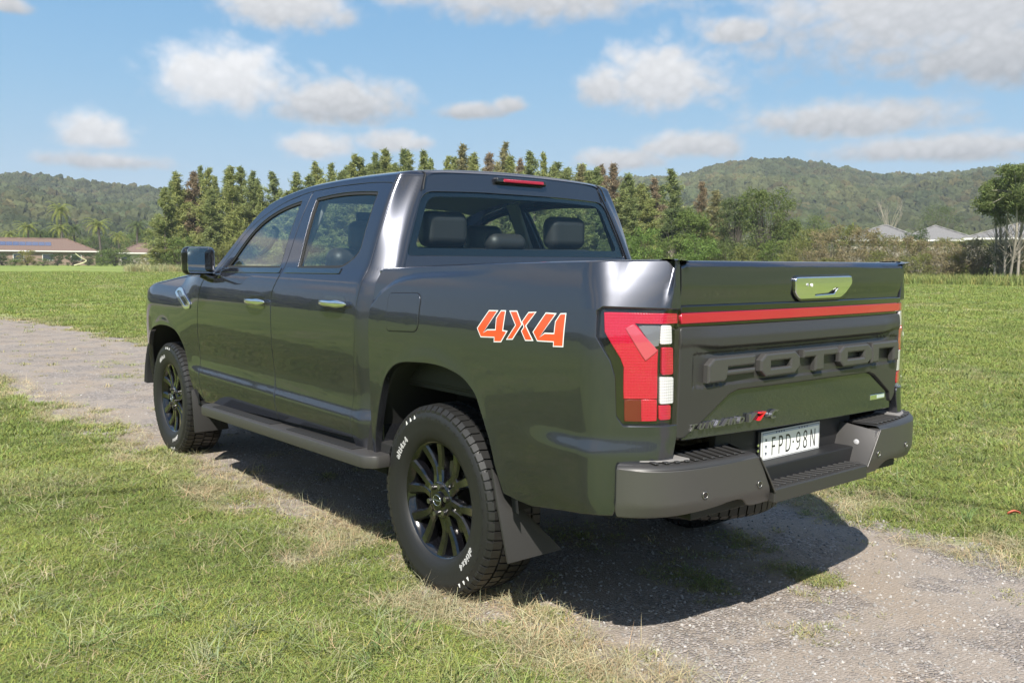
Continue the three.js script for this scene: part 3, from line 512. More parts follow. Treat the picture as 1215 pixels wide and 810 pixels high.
// --- cabin
{
  const seat = (x, z, w) => { const s = new THREE.Group(); s.name = 'seat'; truck.add(s); part('cushion', at(rbox(.50, .16, w, .06, 4), x + .22, .82, z), M.leather, s); part('backrest', at(rbox(.15, .62, w, .06, 4), x - .07, 1.13, z, 0, 0, .18), M.leather, s); return s; };
  const rest = (s, x, y, z, w = .26, h = .175) => part('headrest', at(rbox(.11, h, w, .05, 5), x, y, z), M.leather, s);
  for (const z of [-.39, .39]) { const s = seat(1.50, z, .50); rest(s, 1.37, 1.50, z); }
  const b = seat(.80, 0, 1.34); rest(b, .645, 1.525, -.40); rest(b, .645, 1.525, .40); rest(b, .66, 1.465, 0, .24, .10);
  part('dashboard', at(rbox(.45, .28, 1.50, .08, 4), 2.40, 1.10, 0), M.trim);
  const sw = part('steering_wheel', at(new THREE.TorusGeometry(.185, .016, 8, 36), 2.05, 1.20, .39, 0, Math.PI / 2, .4), M.leather); part('hub', at(rbox(.05, .10, .13, .02), 2.07, 1.20, .39, 0, 0, .4), M.trim, sw);
  for (const s of [-1, 1]) { part('pillar_trim', at(rbox(.10, .46, .03, .012), 1.40, 1.52, s * .735, s * -.42), M.liner); part('grab_handle', tube([[1.95, 1.56, s * .70], [1.99, 1.54, s * .66], [2.08, 1.44, s * .68], [2.12, 1.40, s * .72]], .012, 16, 8), M.liner); }
  part('interior_mirror', at(rbox(.03, .07, .24, .02), 2.02, 1.64, 0), M.black);
}
// --- door mirrors
for (const s of [-1, 1]) {
  const m = part('door_mirror', (() => { const g = rbox(.105, .182, .205, .042, 5); const p = g.attributes.position; for (let i = 0; i < p.count; i++) { const k = (p.getX(i) + .05) / .1; p.setY(i, p.getY(i) * (1 - .16 * clamp(k))); p.setZ(i, p.getZ(i) * (1 - .12 * clamp(k))); } g.computeVertexNormals(); return at(g, 2.405, 1.362, s * .99, 0, s * .10); })(), M.gloss);
  const gp = roundPoly([[-.083, -.075], [.083, -.075], [.083, .078], [-.083, .078]], .025, 5), gg = extrude(gp, .002, .001); gg.rotateY(-Math.PI / 2); part('mirror_glass', at(gg, 2.3515, 1.363, s * .988, 0, s * -.06, s * 0), M.mirror, m);
  part('mirror_arm', merge([tube([[2.40, 1.285, s * .97], [2.39, 1.262, s * .93], [2.37, 1.245, s * .88]], .026, 12, 10), at(rbox(.16, .03, .03, .012), 2.34, 1.272, s * .90)]), M.gloss, m);
}
// --- side steps, mud flaps, wheel-arch liners, underbody
for (const s of [-1, 1]) {
  const prof = [[.36, .478], [.44, .462], [2.40, .418], [2.46, .435], [2.44, .468], [2.36, .472], [.50, .512], [.40, .514], [.345, .505]];
  const pts = roundPoly([[.345, -.845], [.345, -.955], [.40, -.995], [2.40, -.995], [2.47, -.955], [2.47, -.845]], .02, 3), g = extrude(pts, .044, .006); g.rotateX(Math.PI / 2); { const p = g.attributes.position; for (let i = 0; i < p.count; i++) { const x = p.getX(i); p.setY(i, p.getY(i) + .520 - .0235 * (x - .35)); if (s > 0) p.setZ(i, p.getZ(i)); } g.computeVertexNormals(); }
  let gg = toCreasedNormals(g, .6); if (s > 0) { const p = gg.attributes.position; gg = mirrorZ(gg); }
  const st = part('side_step', gg, M.satin);
  for (const [x0, x1] of [[.55, 1.25], [1.45, 2.30]]) { const t = rbox(x1 - x0, .004, .085, .002); t.rotateZ(-.0235); part('step_tread', t.translate((x0 + x1) / 2, .5285 - .0235 * ((x0 + x1) / 2 - .35), s * .918), M.rubber, st); }
  for (const x of [.7, 1.4, 2.2]) part('step_bracket', at(rbox(.05, .03, .28, .006), x, .475 - .0235 * (x - .35), s * .78), M.underbody, st);
  // mud flaps
  const flap = (x, top, bot, zo, zi, name) => { const rows = []; for (let i = 0; i <= 10; i++) { const v = i / 10, r = []; for (let j = 0; j <= 10; j++) { const w = j / 10, y = lerp(top, bot, v); r.push([x - .06 * v - .03 * Math.sin(v * 2) + .05 * (1 - v) * 0, y + .0, s * (lerp(zo, zi, w) - (v > .3 ? 0 : .0))]); } rows.push(r); } const f = gridSurf(rows), k = gridSurf(rows.map(r => r.map(p => [p[0] + .008, p[1], p[2]]))); return part(name, merge([f, k]), M.flap); };
  { // rear flap: a sheet that widens from the arch edge downwards
    const ol = [[-.925, .62], [-.930, .50], [-.915, .285], [-.655, .285], [-.80, .44], [-.885, .55]], g2 = extrude(ol.map(p => [p[0], p[1]]), .008, .002); g2.rotateY(-Math.PI / 2); const p = g2.attributes.position; for (let i = 0; i < p.count; i++) p.setX(i, p.getX(i) - .435 - .20 * (.62 - p.getY(i)) - .10 * sst(.62, .45, p.getY(i)) * .2); g2.computeVertexNormals(); let q = toCreasedNormals(g2, .6); if (s > 0) q = mirrorZ(q); part('mud_flap', q, M.flap);
    const ol2 = [[-.92, .52], [-.915, .245], [-.69, .245], [-.72, .46], [-.78, .55]], g3 = extrude(ol2, .008, .002); g3.rotateY(-Math.PI / 2); const p3 = g3.attributes.position; for (let i = 0; i < p3.count; i++) p3.setX(i, p3.getX(i) + 2.80 - .12 * (.55 - p3.getY(i))); g3.computeVertexNormals(); let q3 = toCreasedNormals(g3, .6); if (s > 0) q3 = mirrorZ(q3); part('mud_flap', q3, M.flap);
  }
  for (const [cx, cy, rx, ry] of [[-.03, .40, .50, .60], [3.28, .38, .55, .57]]) {
    const rows = []; for (let i = 0; i <= 24; i++) { const a = lerp(.12, Math.PI - .12, i / 24); rows.push([.905, .895, .62, .50].map((z, j) => [cx + Math.cos(a) * (rx + (j === 0 ? .05 : 0)), cy + Math.sin(a) * (ry + (j === 0 ? .04 : 0)), s * z])); }
    const back = []; for (let i = 0; i <= 24; i++) { const a = lerp(.12, Math.PI - .12, i / 24); back.push([[cx, cy, s * .50], [cx + Math.cos(a) * rx, cy + Math.sin(a) * ry, s * .50]]); }
    part('wheel_arch_liner', merge([gridSurf(rows), gridSurf(back)]), M.underbody);
  }
}
{
  const u = [];
  for (const s of [-1, 1]) u.push(at(rbox(5.0, .13, .09), 1.45, .60, s * .42));
  for (const x of [-.75, .5, 1.4, 2.3]) u.push(at(rbox(.10, .10, .9), x, .60, 0));
  part('chassis', merge(u), M.underbody);
  part('rear_axle', merge([at(new THREE.CylinderGeometry(.045, .045, 1.3, 16), 0, .393, 0, Math.PI / 2), at(new THREE.SphereGeometry(.15, 20, 14), 0, .393, .1)]), M.underbody);
  part('front_axle', at(new THREE.CylinderGeometry(.04, .04, 1.3, 16), 3.355, .393, 0, Math.PI / 2), M.underbody);
  part('exhaust_pipe', tube([[2.6, .46, .30], [.8, .46, .32], [.35, .56, .36], [-.2, .66, .40], [-.6, .55, .50], [-.75, .50, .72]], .032, 60, 12), M.steel);
  part('fuel_tank', at(rbox(.9, .24, .36, .05, 3), 1.2, .53, -.60), M.underbody);
  part('gearbox', at(rbox(1.2, .26, .40, .08, 3), 2.1, .52, 0), M.underbody);
}
// --- wheels: axle along z, outer face towards -z
function makeTyre(R = .394) {
  const list = [], seg = 96, half = [[.236, .100], [.243, .112], [.262, .124], [.300, .1335], [.325, .1335], [.332, .1355], [.345, .134], [.360, .129], [.372, .122], [R - .0115, .108], [R - .0095, .05]];
  const prof = [...half.map(p => [p[0], -p[1]]), [R - .009, 0], ...[...half].reverse()];
  const rows = []; for (let i = 0; i <= seg; i++) { const a = i / seg * 2 * Math.PI; rows.push(prof.map(([r, w]) => [Math.cos(a) * r, Math.sin(a) * r, w])); }
  const g = gridSurf(rows); list.push(g);
  // tread blocks: four rows, shoulder blocks running down the sidewall
  const blk = (a0, a1, w0, w1, r0, r1, sk = 0, drop0 = 0, drop1 = 0) => {
    const c = []; for (const r of [r0, r1]) for (const [a, w, k] of [[a0, w0, 0], [a1, w0, 0], [a1, w1, 1], [a0, w1, 1]]) { const aa = a + sk * k, rr = r - (r === r1 ? (k ? drop1 : drop0) : 0); c.push(V(Math.cos(aa) * rr, Math.sin(aa) * rr, w)); }
    const f = [[4, 5, 6, 7], [0, 1, 5, 4], [1, 2, 6, 5], [2, 3, 7, 6], [3, 0, 4, 7]], pos = [];
    for (const q of f) { const [a, b, d, e] = q.map(i => c[i]); for (const v of [a, b, d, a, d, e]) pos.push(v.x, v.y, v.z); }
    const b = new THREE.BufferGeometry(); b.setAttribute('position', new THREE.Float32BufferAttribute(pos, 3)); b.computeVertexNormals(); return b;
  };
  const n = 62, st = 2 * Math.PI / n;
  for (let i = 0; i < n; i++) {
    const a = i * st, v = .06 * Math.sin(i * 2.7) * st;
    for (const s of [-1, 1]) {
      list.push(blk(a + .06 * st, a + .90 * st, s * .070, s * .112, R - .02, R, .15 * st * s, 0, .0035));
      list.push(blk(a + .06 * st + v, a + .80 * st + v, s * .112, s * .128, .352, R - .0035, 0, 0, .017));
      list.push(blk(a + (.5 * (s > 0) + .08) * st, a + (.5 * (s > 0) + .86) * st, s * .006, s * .060, R - .02, R + .001, .3 * st * s));
    }
  }
  for (let i = 0; i < 96; i++) if (i % 3) { const a = i / 96 * 2 * Math.PI; for (const s of [-1, 1]) list.push(blk(a, a + .03, s * .1300, s * .1355, .338, .346, 0)); }
  return toCreasedNormals(merge(list), .5);
}
const tyreGeo = makeTyre();
function sideText(str, size, r, a0, w, step) { // characters standing on a circle of radius r, reading outwards on the -z face
  const out = []; let a = a0;
  for (const ch of str) {
    const t = text(ch, size, .0022); const b = t.boundingBox, wd = b.max.x - b.min.x; t.translate(-(b.min.x + b.max.x) / 2, 0, 0);
    t.rotateY(Math.PI); // faces -z
    const ang = a + (wd / 2) / r * 1; t.rotateZ(ang); const th = Math.PI / 2 + ang; t.translate(Math.cos(th) * r, Math.sin(th) * r, w); out.push(t); a += (wd + size * .16) / r;
  }
  return out;
}
function makeWheel() {
  const w = new THREE.Group(); w.name = 'wheel';
  const ty = part('tyre', tyreGeo, M.tyre, w);
  // on the -z face, angles run the other way round: mirror x so the words read correctly from outside
  const words = []; for (const [s, a] of [['alti4x4', -1.12], ['alti4x4', 2.02]]) for (const t of sideText(s, .025, .287, a, 0)) words.push(t);
  { const g = merge(words), p = g.attributes.position; g.translate(0, 0, 0); for (let i = 0; i < p.count; i++) { const x = p.getX(i), y = p.getY(i), r = Math.hypot(x, y); p.setZ(i, p.getZ(i) - lerp(.1305, .1345, sst(.28, .315, r)) - .0006); } g.computeVertexNormals(); part('tyre_lettering', g, M.letterWhite, ty); }
  const tri = []; for (const a0 of [.98, 3.95]) for (let i = 0; i < 3; i++) { const a = a0 + i * .10, c = Math.cos(a), s = Math.sin(a), g = extrude([[-.006, -.008], [.008, -.006], [0, .010]], .002, 0); g.rotateZ(a - 1.57).translate(c * .352, s * .352, -.1335); tri.push(g); }
  part('tyre_marking', merge(tri), M.white, ty);
  // rim
  const lip = new THREE.LatheGeometry([[.196, .10], [.205, .02], [.212, -.06], [.224, -.085], [.232, -.100], [.240, -.1075], [.245, -.1075], [.247, -.103], [.243, -.098], [.236, -.096]].map(p => new THREE.Vector2(p[0], p[1])), 72).rotateX(Math.PI / 2);
  const rim = part('rim', lip, M.wheel, w);
  const K = 6;
  for (let k = 0; k < K; k++) {
    const spoke = [];
    for (const s of [-1, 1]) {
      const rows = []; for (let i = 0; i <= 12; i++) {
        const t = i / 12, r = lerp(.045, .234, t), off = s * (.0190 + .044 * Math.max(0, (t - .45) / .55)), hw = lerp(.0165, .0245, sst(.25, .9, t)), z = -.101 + .016 * Math.sin(t * Math.PI) - .003 * t, dir = s * .38 * sst(.40, .52, t), c = Math.cos(dir), sn = Math.sin(dir), ring = [];
        for (const [q, d] of [[-1, .036], [-1, .007], [-.62, 0], [.62, 0], [1, .007], [1, .036]]) ring.push([r - sn * q * hw, off + c * q * hw, z + d]);
        rows.push(ring);
      }
      const g = gridSurf(rows); g.index.array.reverse(); spoke.push(toCreasedNormals(g, .5));
    }
    spoke.push(at(rbox(.07, .030, .02, .006), .105, 0, -.074));
    const g = merge(spoke); g.rotateZ(k / K * 2 * Math.PI + .26); part('spoke', g, M.wheel, rim);
    const nut = at(new THREE.CylinderGeometry(.0105, .0115, .022, 6), .062, 0, -.104, Math.PI / 2); nut.rotateZ((k + .5) / K * 2 * Math.PI + .26); part('wheel_nut', nut, M.steel, rim);
  }
  part('hub', new THREE.LatheGeometry([[0, -.101], [.050, -.101], [.072, -.098], [.080, -.090], [.082, -.06], [.06, -.05]].map(p => new THREE.Vector2(p[0], p[1])), 48).rotateX(Math.PI / 2), M.wheel, rim);
  const cap = part('centre_cap', at(new THREE.CylinderGeometry(.033, .035, .012, 32), 0, 0, -.106, Math.PI / 2), M.gloss, rim);
  part('cap_emblem', merge([at(new THREE.TorusGeometry(.027, .0018, 8, 40).scale(1, .8, 1), 0, 0, -.1125), at(rbox(.050, .003, .002, .0008), 0, 0, -.1125)]), M.chrome, cap);
  part('brake_disc', at(new THREE.CylinderGeometry(.150, .150, .024, 48), 0, 0, .0, Math.PI / 2), M.steel, w);
  part('brake_caliper', at(rbox(.09, .17, .07, .02), .12, .02, -.01), M.underbody, w);
  const back = part('brake_shield', at(new THREE.CylinderGeometry(.19, .19, .006, 40), 0, 0, .05, Math.PI / 2), M.underbody, w);
  return w;
}
{
  const w0 = makeWheel(); let first = true;
  for (const [x, s, roll] of [[0, -1, 0], [3.355, -1, .5], [0, 1, .2], [3.355, 1, .9]]) {
    const w = first ? w0 : w0.clone(); first = false; w.position.set(x, .394, s * .757); w.rotation.y = s > 0 ? Math.PI : 0; w.rotateZ(roll); truck.add(w);
  }
  const sp = part('spare_tyre', tyreGeo, M.tyre, truck); sp.rotation.x = Math.PI / 2; sp.position.set(-.60, .545, -.05);
}
// ---------------------------------------------------------------- the ground, the track and the hills
const EYE = [-2.931, -2.8356];                                              // bearings below are taken from here, in degrees from the x axis towards z
const polar = (b, d) => [EYE[0] + d * Math.cos(b * Math.PI / 180), EYE[1] + d * Math.sin(b * Math.PI / 180)];
const trackL = pchip([[-30, -1.6], [-6, -.98], [-2.5, -.86], [-.9, -.87], [.8, -.92], [3.4, -1.03], [8, -1.28], [14, -1.85], [22, -3.3], [34, -7], [60, -19]]);
const trackR = pchip([[-30, 1.3], [-6, 1.62], [-2.5, 1.55], [-.9, 1.50], [0, 1.68], [3.4, 1.74], [8, 1.62], [12.3, 1.37], [22, .55], [34, -2.6], [60, -13]]);
const edgeDist = (x, z) => Math.max(trackL(x) - z, z - trackR(x));              // > 0 on the grass
const groundY = (x, z) => {
  const d = Math.hypot(x - EYE[0], z - EYE[1]), b = Math.atan2(z - EYE[1], x - EYE[0]) * 180 / Math.PI, near = sst(60, 20, d);
  return .010 * fbm2(x * 1.3, z * 1.3, 3) * near + .010 * near * sst(-.1, .7, edgeDist(x, z)) + (1 - sst(14, 4, d)) * .05 * fbm2(x * .07, z * .07, 2) + sst(45, 150, d) * sst(40, 66, b) * sst(150, 100, b) * 1.1;
};
const dryness = (x, z) => { // 0 = green, 1 = straw
  const e = edgeDist(x, z), n = fbm2(x * .9 + 3, z * .9, 4), m = fbm2(x * .16 - 5, z * .16 + 2, 4), k = fbm2(x * 3.1, z * 3.1, 3);
  let d = sst(.26, -.10, e + n * .8 + k * .4 + .06) * .5 + sst(.38, .78, n * .75 + k * .4) * .6 + sst(.25, .75, m) * .35;
  return clamp(d);
};
const lawn = (dry, tone) => { // linear colours of lawn and straw
  const g = [.225 + tone * .075, .285 + tone * .075, .078 + tone * .02], s = [.47 + tone * .05, .425 + tone * .05, .285 + tone * .03];
  return [0, 1, 2].map(i => lerp(g[i], s[i], dry));
};
const hash = (x, y) => { let h = Math.imul(x, 374761393) ^ Math.imul(y, 668265263); h = Math.imul(h ^ (h >>> 13), 1274126177); return ((h ^ (h >>> 16)) >>> 0) / 4294967296; };
const tnoise = (u, v, p) => { const x = u * p, y = v * p, i = Math.floor(x), j = Math.floor(y), a = sst(0, 1, x - i), b = sst(0, 1, y - j), H = (m, n) => hash(((m % p) + p) % p + p * 7, ((n % p) + p) % p); return lerp(lerp(H(i, j), H(i + 1, j), a), lerp(H(i, j + 1), H(i + 1, j + 1), a), b); };
{
  const lines = (near0, near1, step, far) => { const a = []; for (let v = near0; v <= near1 + 1e-6; v += step) a.push(v); let s = step, v = near1; while (v < far) { s *= 1.16; v += s; a.push(v); } s = step; v = near0; const b = []; while (v > -far) { s *= 1.16; v -= s; b.push(v); } return [...b.reverse(), ...a]; };
  const X = lines(-5, 9, .11, 2600), Z = lines(-5, 6, .11, 2600), pos = [], col = [], uv = [], idx = [];
  for (const x of X) for (const z of Z) {
    pos.push(x, groundY(x, z), z); uv.push(x / 3.1, z / 3.1);
    const d = Math.hypot(x - EYE[0], z - EYE[1]), dry = dryness(x, z), e = edgeDist(x, z), t = fbm2(x * .5, z * .5, 3), c = lawn(dry, t), soil = sst(.25, -.15, e) * .8;
    col.push(lerp(c[0], .37, soil), lerp(c[1], .325, soil), lerp(c[2], .255, soil));
  }
  const m = Z.length; for (let i = 0; i < X.length - 1; i++) for (let j = 0; j < m - 1; j++) { const a = i * m + j; idx.push(a, a + 1, a + m, a + 1, a + m + 1, a + m); }
  const g = new THREE.BufferGeometry(); g.setAttribute('position', new THREE.Float32BufferAttribute(pos, 3)); g.setAttribute('color', new THREE.Float32BufferAttribute(col, 3)); g.setAttribute('uv', new THREE.Float32BufferAttribute(uv, 2)); g.setIndex(idx); g.computeVertexNormals();
  const detail = dataTex(1024, 1024, (u, v, x, y) => { const n = tnoise(u, v, 380) * .5 + tnoise(u, v, 140) * .3 + tnoise(u, v, 24) * .2, s = hash(x * 3 + 1, y * 5 + 2); const k = .62 + n * .55 + (s - .5) * .22; return [k * (1 + (tnoise(u + .3, v, 60) - .5) * .12), k, k * (1 - (tnoise(u, v + .3, 90) - .5) * .15)]; });
  const bump = dataTex(512, 512, (u, v) => { const n = tnoise(u, v, 190) * .6 + tnoise(u, v, 70) * .4; return [n, n, n]; });
  tag(mesh('ground', g, P({ color: lin(1.08, 1.08, 1.08), vertexColors: true, map: detail, bumpMap: bump, bumpScale: .03, roughness: 1, specularIntensity: .15 }), scene), null, null, null, 'structure');
}
{
  // the gravel: crushed stone in cells of about 15 mm, tiled every 2 m
  const C = 120, pts = []; for (let i = 0; i < C * C; i++) pts.push([hash(i, 1), hash(i, 2), hash(i, 3), hash(i, 4)]);
  const size = 1024, colr = new Uint8Array(size * size * 4), bmp = new Uint8Array(size * size * 4);
  for (let y = 0; y < size; y++) for (let x = 0; x < size; x++) {
    const u = x / size * C, v = y / size * C, iu = Math.floor(u), iv = Math.floor(v); let b1 = 9, b2 = 9, id = 0;
    for (let j = -1; j <= 1; j++) for (let i = -1; i <= 1; i++) { const k = ((iu + i + C) % C) + ((iv + j + C) % C) * C, q = pts[k], dx = iu + i + q[0] - u, dy = iv + j + q[1] - v, d = dx * dx + dy * dy; if (d < b1) { b2 = b1; b1 = d; id = k; } else if (d < b2) b2 = d; }
    const q = pts[id], gap = clamp((Math.sqrt(b2) - Math.sqrt(b1)) * 2.4), soil = sst(.35, .62, tnoise(x / size, y / size, 9) * .6 + tnoise(x / size, y / size, 31) * .4), st = q[2] < .04 ? .45 : .185 + q[2] * q[2] * .21, warm = .5 + q[3] * .5, k = gap * (1 - soil * .75);
    const fine = hash(x, y) * .3 + .85, sr = .325 * fine, sg = .278 * fine, sb = .232 * fine;
    const r = lerp(sr, st * (1 + .08 * warm), k), g = lerp(sg, st * .965, k), b = lerp(sb, st * (1 - .10 * warm), k), i = (y * size + x) * 4;
    const enc = c => clamp(c <= .0031308 ? c * 12.92 : 1.055 * Math.pow(c, 1 / 2.4) - .055) * 255;
    colr[i] = enc(r); colr[i + 1] = enc(g); colr[i + 2] = enc(b); colr[i + 3] = 255; const h = clamp(gap * (1 - soil * .6) * .8 + hash(x + 9, y) * .15) * 255; bmp[i] = bmp[i + 1] = bmp[i + 2] = h; bmp[i + 3] = 255;
  }
  const tex = (a, srgb) => { const t = new THREE.DataTexture(a, size, size); t.magFilter = THREE.LinearFilter; t.wrapS = t.wrapT = THREE.RepeatWrapping; if (srgb) t.colorSpace = THREE.SRGBColorSpace; t.needsUpdate = true; return t; };
  const xs = []; for (let x = -26; x < 60; x += (x > -4 && x < 9) ? .09 : .35) xs.push(x);
  const N = 44, pos = [], uv = [], col = [], idx = [];
  xs.forEach(x => { for (let j = 0; j <= N; j++) {
    const t = j / N, z = lerp(trackL(x) - .42, trackR(x) + .42, t), e = edgeDist(x, z), rut = -.006 * Math.exp(-(((z + .78) / .16) ** 2)) - .006 * Math.exp(-(((z - .78) / .16) ** 2));
    pos.push(x, groundY(x, z) + .008 + rut * 0 - .030 * sst(-.16, .50, e - .06 + fbm2(x * 2.1 + 4, z * 2.1, 5) * .55), z); uv.push(x / 1.9, z / 1.9);
    const k = fbm2(x * .8, z * 1.4, 4), tan = sst(-.1, .5, k) * .5; col.push(lerp(.91, .96, tan), lerp(.91, .89, tan), lerp(.91, .79, tan));
  } });
  for (let i = 0; i < xs.length - 1; i++) for (let j = 0; j < N; j++) { const a = i * (N + 1) + j; idx.push(a, a + 1, a + N + 1, a + 1, a + N + 2, a + N + 1); }
  const g = new THREE.BufferGeometry(); g.setAttribute('position', new THREE.Float32BufferAttribute(pos, 3)); g.setAttribute('uv', new THREE.Float32BufferAttribute(uv, 2)); g.setAttribute('color', new THREE.Float32BufferAttribute(col, 3)); g.setIndex(idx); g.computeVertexNormals();
  tag(mesh('gravel_track', g, P({ vertexColors: true, map: tex(colr, true), bumpMap: tex(bmp), bumpScale: .007, roughness: .95, specularIntensity: .3 }), scene), null, null, null, 'structure');
  // loose stones
  const R = rngOf(21), geo = new THREE.IcosahedronGeometry(1, 1); { const p = geo.attributes.position; for (let i = 0; i < p.count; i++) { const n = 1 + .28 * n3(p.getX(i) * 1.3, p.getY(i) * 1.3, p.getZ(i) * 1.3); p.setXYZ(i, p.getX(i) * n, p.getY(i) * n * .7, p.getZ(i) * n); } geo.computeVertexNormals(); }
  const mats = [], cols = [], q = new THREE.Quaternion(), eu = new THREE.Euler(), c = new THREE.Color();
  for (let tries = 0; mats.length < 70000 && tries < 500000; tries++) {
    const b = lerp(-12, 92, R()), d = 2.2 + Math.pow(R(), 1.7) * 16, [x, z] = polar(b, d), e = edgeDist(x, z); if (e > .05 + .35 * R() * R()) continue;
    const s = .0018 + Math.pow(R(), 3.6) * .0062, y = groundY(x, z) + .006; eu.set(R() * 6, R() * 6, R() * 6); q.setFromEuler(eu);
    mats.push(new THREE.Matrix4().compose(V(x, y, z), q, V(s * (1 + R() * .6), s, s))); const k = R() < .02 ? .42 + R() * .15 : .19 + Math.pow(R(), 1.3) * .2; cols.push([k * 1.03, k * .98, k * .92]);
  }
  const im = new THREE.InstancedMesh(geo, P({ roughness: .9, specularIntensity: .3 }), mats.length); mats.forEach((m, i) => { im.setMatrixAt(i, m); im.setColorAt(i, c.setRGB(...cols[i])); }); im.name = 'loose_gravel'; im.castShadow = im.receiveShadow = true; scene.add(im);
  tag(im, 'loose grey and tan gravel scattered over the track', 'gravel', null, 'stuff');
}
// forested hills all round
const ridge = pchip([[-70, .072], [-40, .066], [-15, .07], [0, .072], [6.08, .0772], [8.48, .0821], [10.58, .0849], [12.77, .0799], [15.03, .0773], [16.91, .0759], [20.31, .0652], [23.85, .0576], [27.51, .0645], [31.81, .0773], [36.19, .0898], [40.6, .0961], [46.35, .097], [49.31, .0975], [50.9, .1056], [52.99, .1133], [54.79, .1154], [57.06, .1115], [59.51, .102], [60.94, .0958], [63.27, .0936], [65.51, .0938], [67.24, .0977], [69.13, .1003], [75, .098], [95, .075], [120, .05], [160, .045], [220, .05], [260, .06], [290, .072]]);
const R1 = 900, hillRaw = (b, r) => { const bb = ((b + 70) % 360 + 360) % 360 - 70, [x, z] = polar(b, r), t = clamp((r - 250) / (R1 - 250)), n = fbm2(x * .004, z * .004, 4); return ridge(bb) * R1 * .965 * Math.pow(sst(0, 1, t), .95) * (1 + .28 * n * (1 - t) * 1.5) * (r > R1 ? lerp(1, .8, (r - R1) / 500) : 1) + n * 9 * t * (1 - t) * 2; };
const hillFit = []; for (let b = -70; b < 290; b++) { let m = 0; for (let r = 300; r <= 1000; r += 20) m = Math.max(m, (hillRaw(b, r) + 4.2 - 1.37) / r); hillFit.push(ridge(b) * .96 / m); }
const hillY = (b, r) => { const f = ((b + 70) % 360 + 360) % 360, i = Math.floor(f), t = f - i; return hillRaw(b, r) * lerp(hillFit[i], hillFit[(i + 1) % 360], t); };
const crowns = (() => [0, 1, 2].map(s => { const g = new THREE.IcosahedronGeometry(1, 3), p = g.attributes.position; for (let i = 0; i < p.count; i++) { const x = p.getX(i), y = p.getY(i), z = p.getZ(i), n = 1 + .34 * fbm3(x * 2.1 + s * 9, y * 2.1, z * 2.1, 3) + .10 * n3(x * 7 + s, y * 7, z * 7); p.setXYZ(i, x * n, y * n * .95, z * n); } g.computeVertexNormals(); return g; }))();
{
  const rows = []; for (let k = 0; k <= 180; k++) { const b = -70 + k * 2, r = []; for (const d of [240, 270, 310, 360, 420, 480, 550, 620, 700, 780, 850, 900, 960, 1050, 1250, 1500]) { const [x, z] = polar(b, d); r.push([x, hillY(b, d) - 1.5 + (d < 245 ? -3 : 0), z]); } rows.push(r); }
  const g = gridSurf(rows); if (g.attributes.normal.getY(5) < 0) { g.index.array.reverse(); g.computeVertexNormals(); }
  tag(mesh('hills', g, P({ color: lin(.045, .058, .026), roughness: 1, specularIntensity: .1 }), scene), null, null, null, 'structure');
  const R = rngOf(31), sets = [[], [], []], c = new THREE.Color();
  for (let i = 0; i < 70000; i++) {
    const inView = i < 63000, b = inView ? lerp(2, 78, R()) : lerp(78, 362, R()), d = Math.sqrt(lerp(265 ** 2, 1010 ** 2, R())), [x, z] = polar(b, d), s = (2.1 + R() * R() * 3.0) * (inView ? 1 : 1.5), y = hillY(b, d) - 1.5;
    const hue = fbm2(x * .013, z * .013, 3), t = (.62 + R() * .62) * (1 + .35 * fbm2(x * .006 + 40, z * .006, 3)), k = [.066 + hue * .024 + (R() < .12 ? .016 : 0), .077 + hue * .014, .034 + hue * .004].map(v => v * t);
    sets[i % 3].push([new THREE.Matrix4().compose(V(x, y + s * .55, z), new THREE.Quaternion().setFromAxisAngle(V(0, 1, 0), R() * 6.28), V(s, s * (.95 + R() * .5), s)), k]);
  }
  sets.forEach((list, n) => { const im = new THREE.InstancedMesh(crowns[n], P({ roughness: 1, specularIntensity: .1 }), list.length); list.forEach(([m, k], i) => { im.setMatrixAt(i, m); im.setColorAt(i, c.setRGB(...k)); }); im.name = numbered('hill_forest'); im.castShadow = im.receiveShadow = true; scene.add(im); tag(im, ['grey-green gum forest covering the far hillsides', 'olive gum crowns mixed through the hillside forest', 'darker gum crowns mixed through the hillside forest'][n], 'forest', null, 'stuff'); });
}
// ---------------------------------------------------------------- vegetation
const leafGeo = (list) => { // list of [centre, along (Vector3, half length), across (Vector3, half width), shade]
  const n = list.length, pos = new Float32Array(n * 12), col = new Float32Array(n * 12), nor = new Float32Array(n * 12), idx = new Uint32Array(n * 6), a = V(), nn = V();
  list.forEach(([c, l, w, k], i) => {
    nn.crossVectors(w, l).normalize();
    [[-1, -.6], [-1, .6], [1, .35], [1, -.35]].forEach(([p, q], j) => { a.copy(c).addScaledVector(l, p).addScaledVector(w, q); const o = i * 12 + j * 3; pos[o] = a.x; pos[o + 1] = a.y; pos[o + 2] = a.z; col[o] = k[0]; col[o + 1] = k[1]; col[o + 2] = k[2]; nor[o] = nn.x; nor[o + 1] = nn.y; nor[o + 2] = nn.z; });
    idx.set([i * 4, i * 4 + 1, i * 4 + 2, i * 4, i * 4 + 2, i * 4 + 3], i * 6);
  });
  const g = new THREE.BufferGeometry(); g.setAttribute('position', new THREE.BufferAttribute(pos, 3)); g.setAttribute('color', new THREE.BufferAttribute(col, 3)); g.setAttribute('normal', new THREE.BufferAttribute(nor, 3)); g.setIndex(new THREE.BufferAttribute(idx, 1)); return g;
};
const gauss = R => (R() + R() + R() + R() - 2) * 1.0;
const rdir = R => { const z = R() * 2 - 1, a = R() * 6.283, r = Math.sqrt(1 - z * z); return V(r * Math.cos(a), z, r * Math.sin(a)); };
const limb = (a, b, r0, r1, seg = 5) => { const d = b.clone().sub(a), L = d.length(), g = new THREE.CylinderGeometry(r1, r0, L, seg, 1, true); g.applyQuaternion(new THREE.Quaternion().setFromUnitVectors(V(0, 1, 0), d.clone().normalize())); const m = a.clone().add(b).multiplyScalar(.5); return g.translate(m.x, m.y, m.z); };
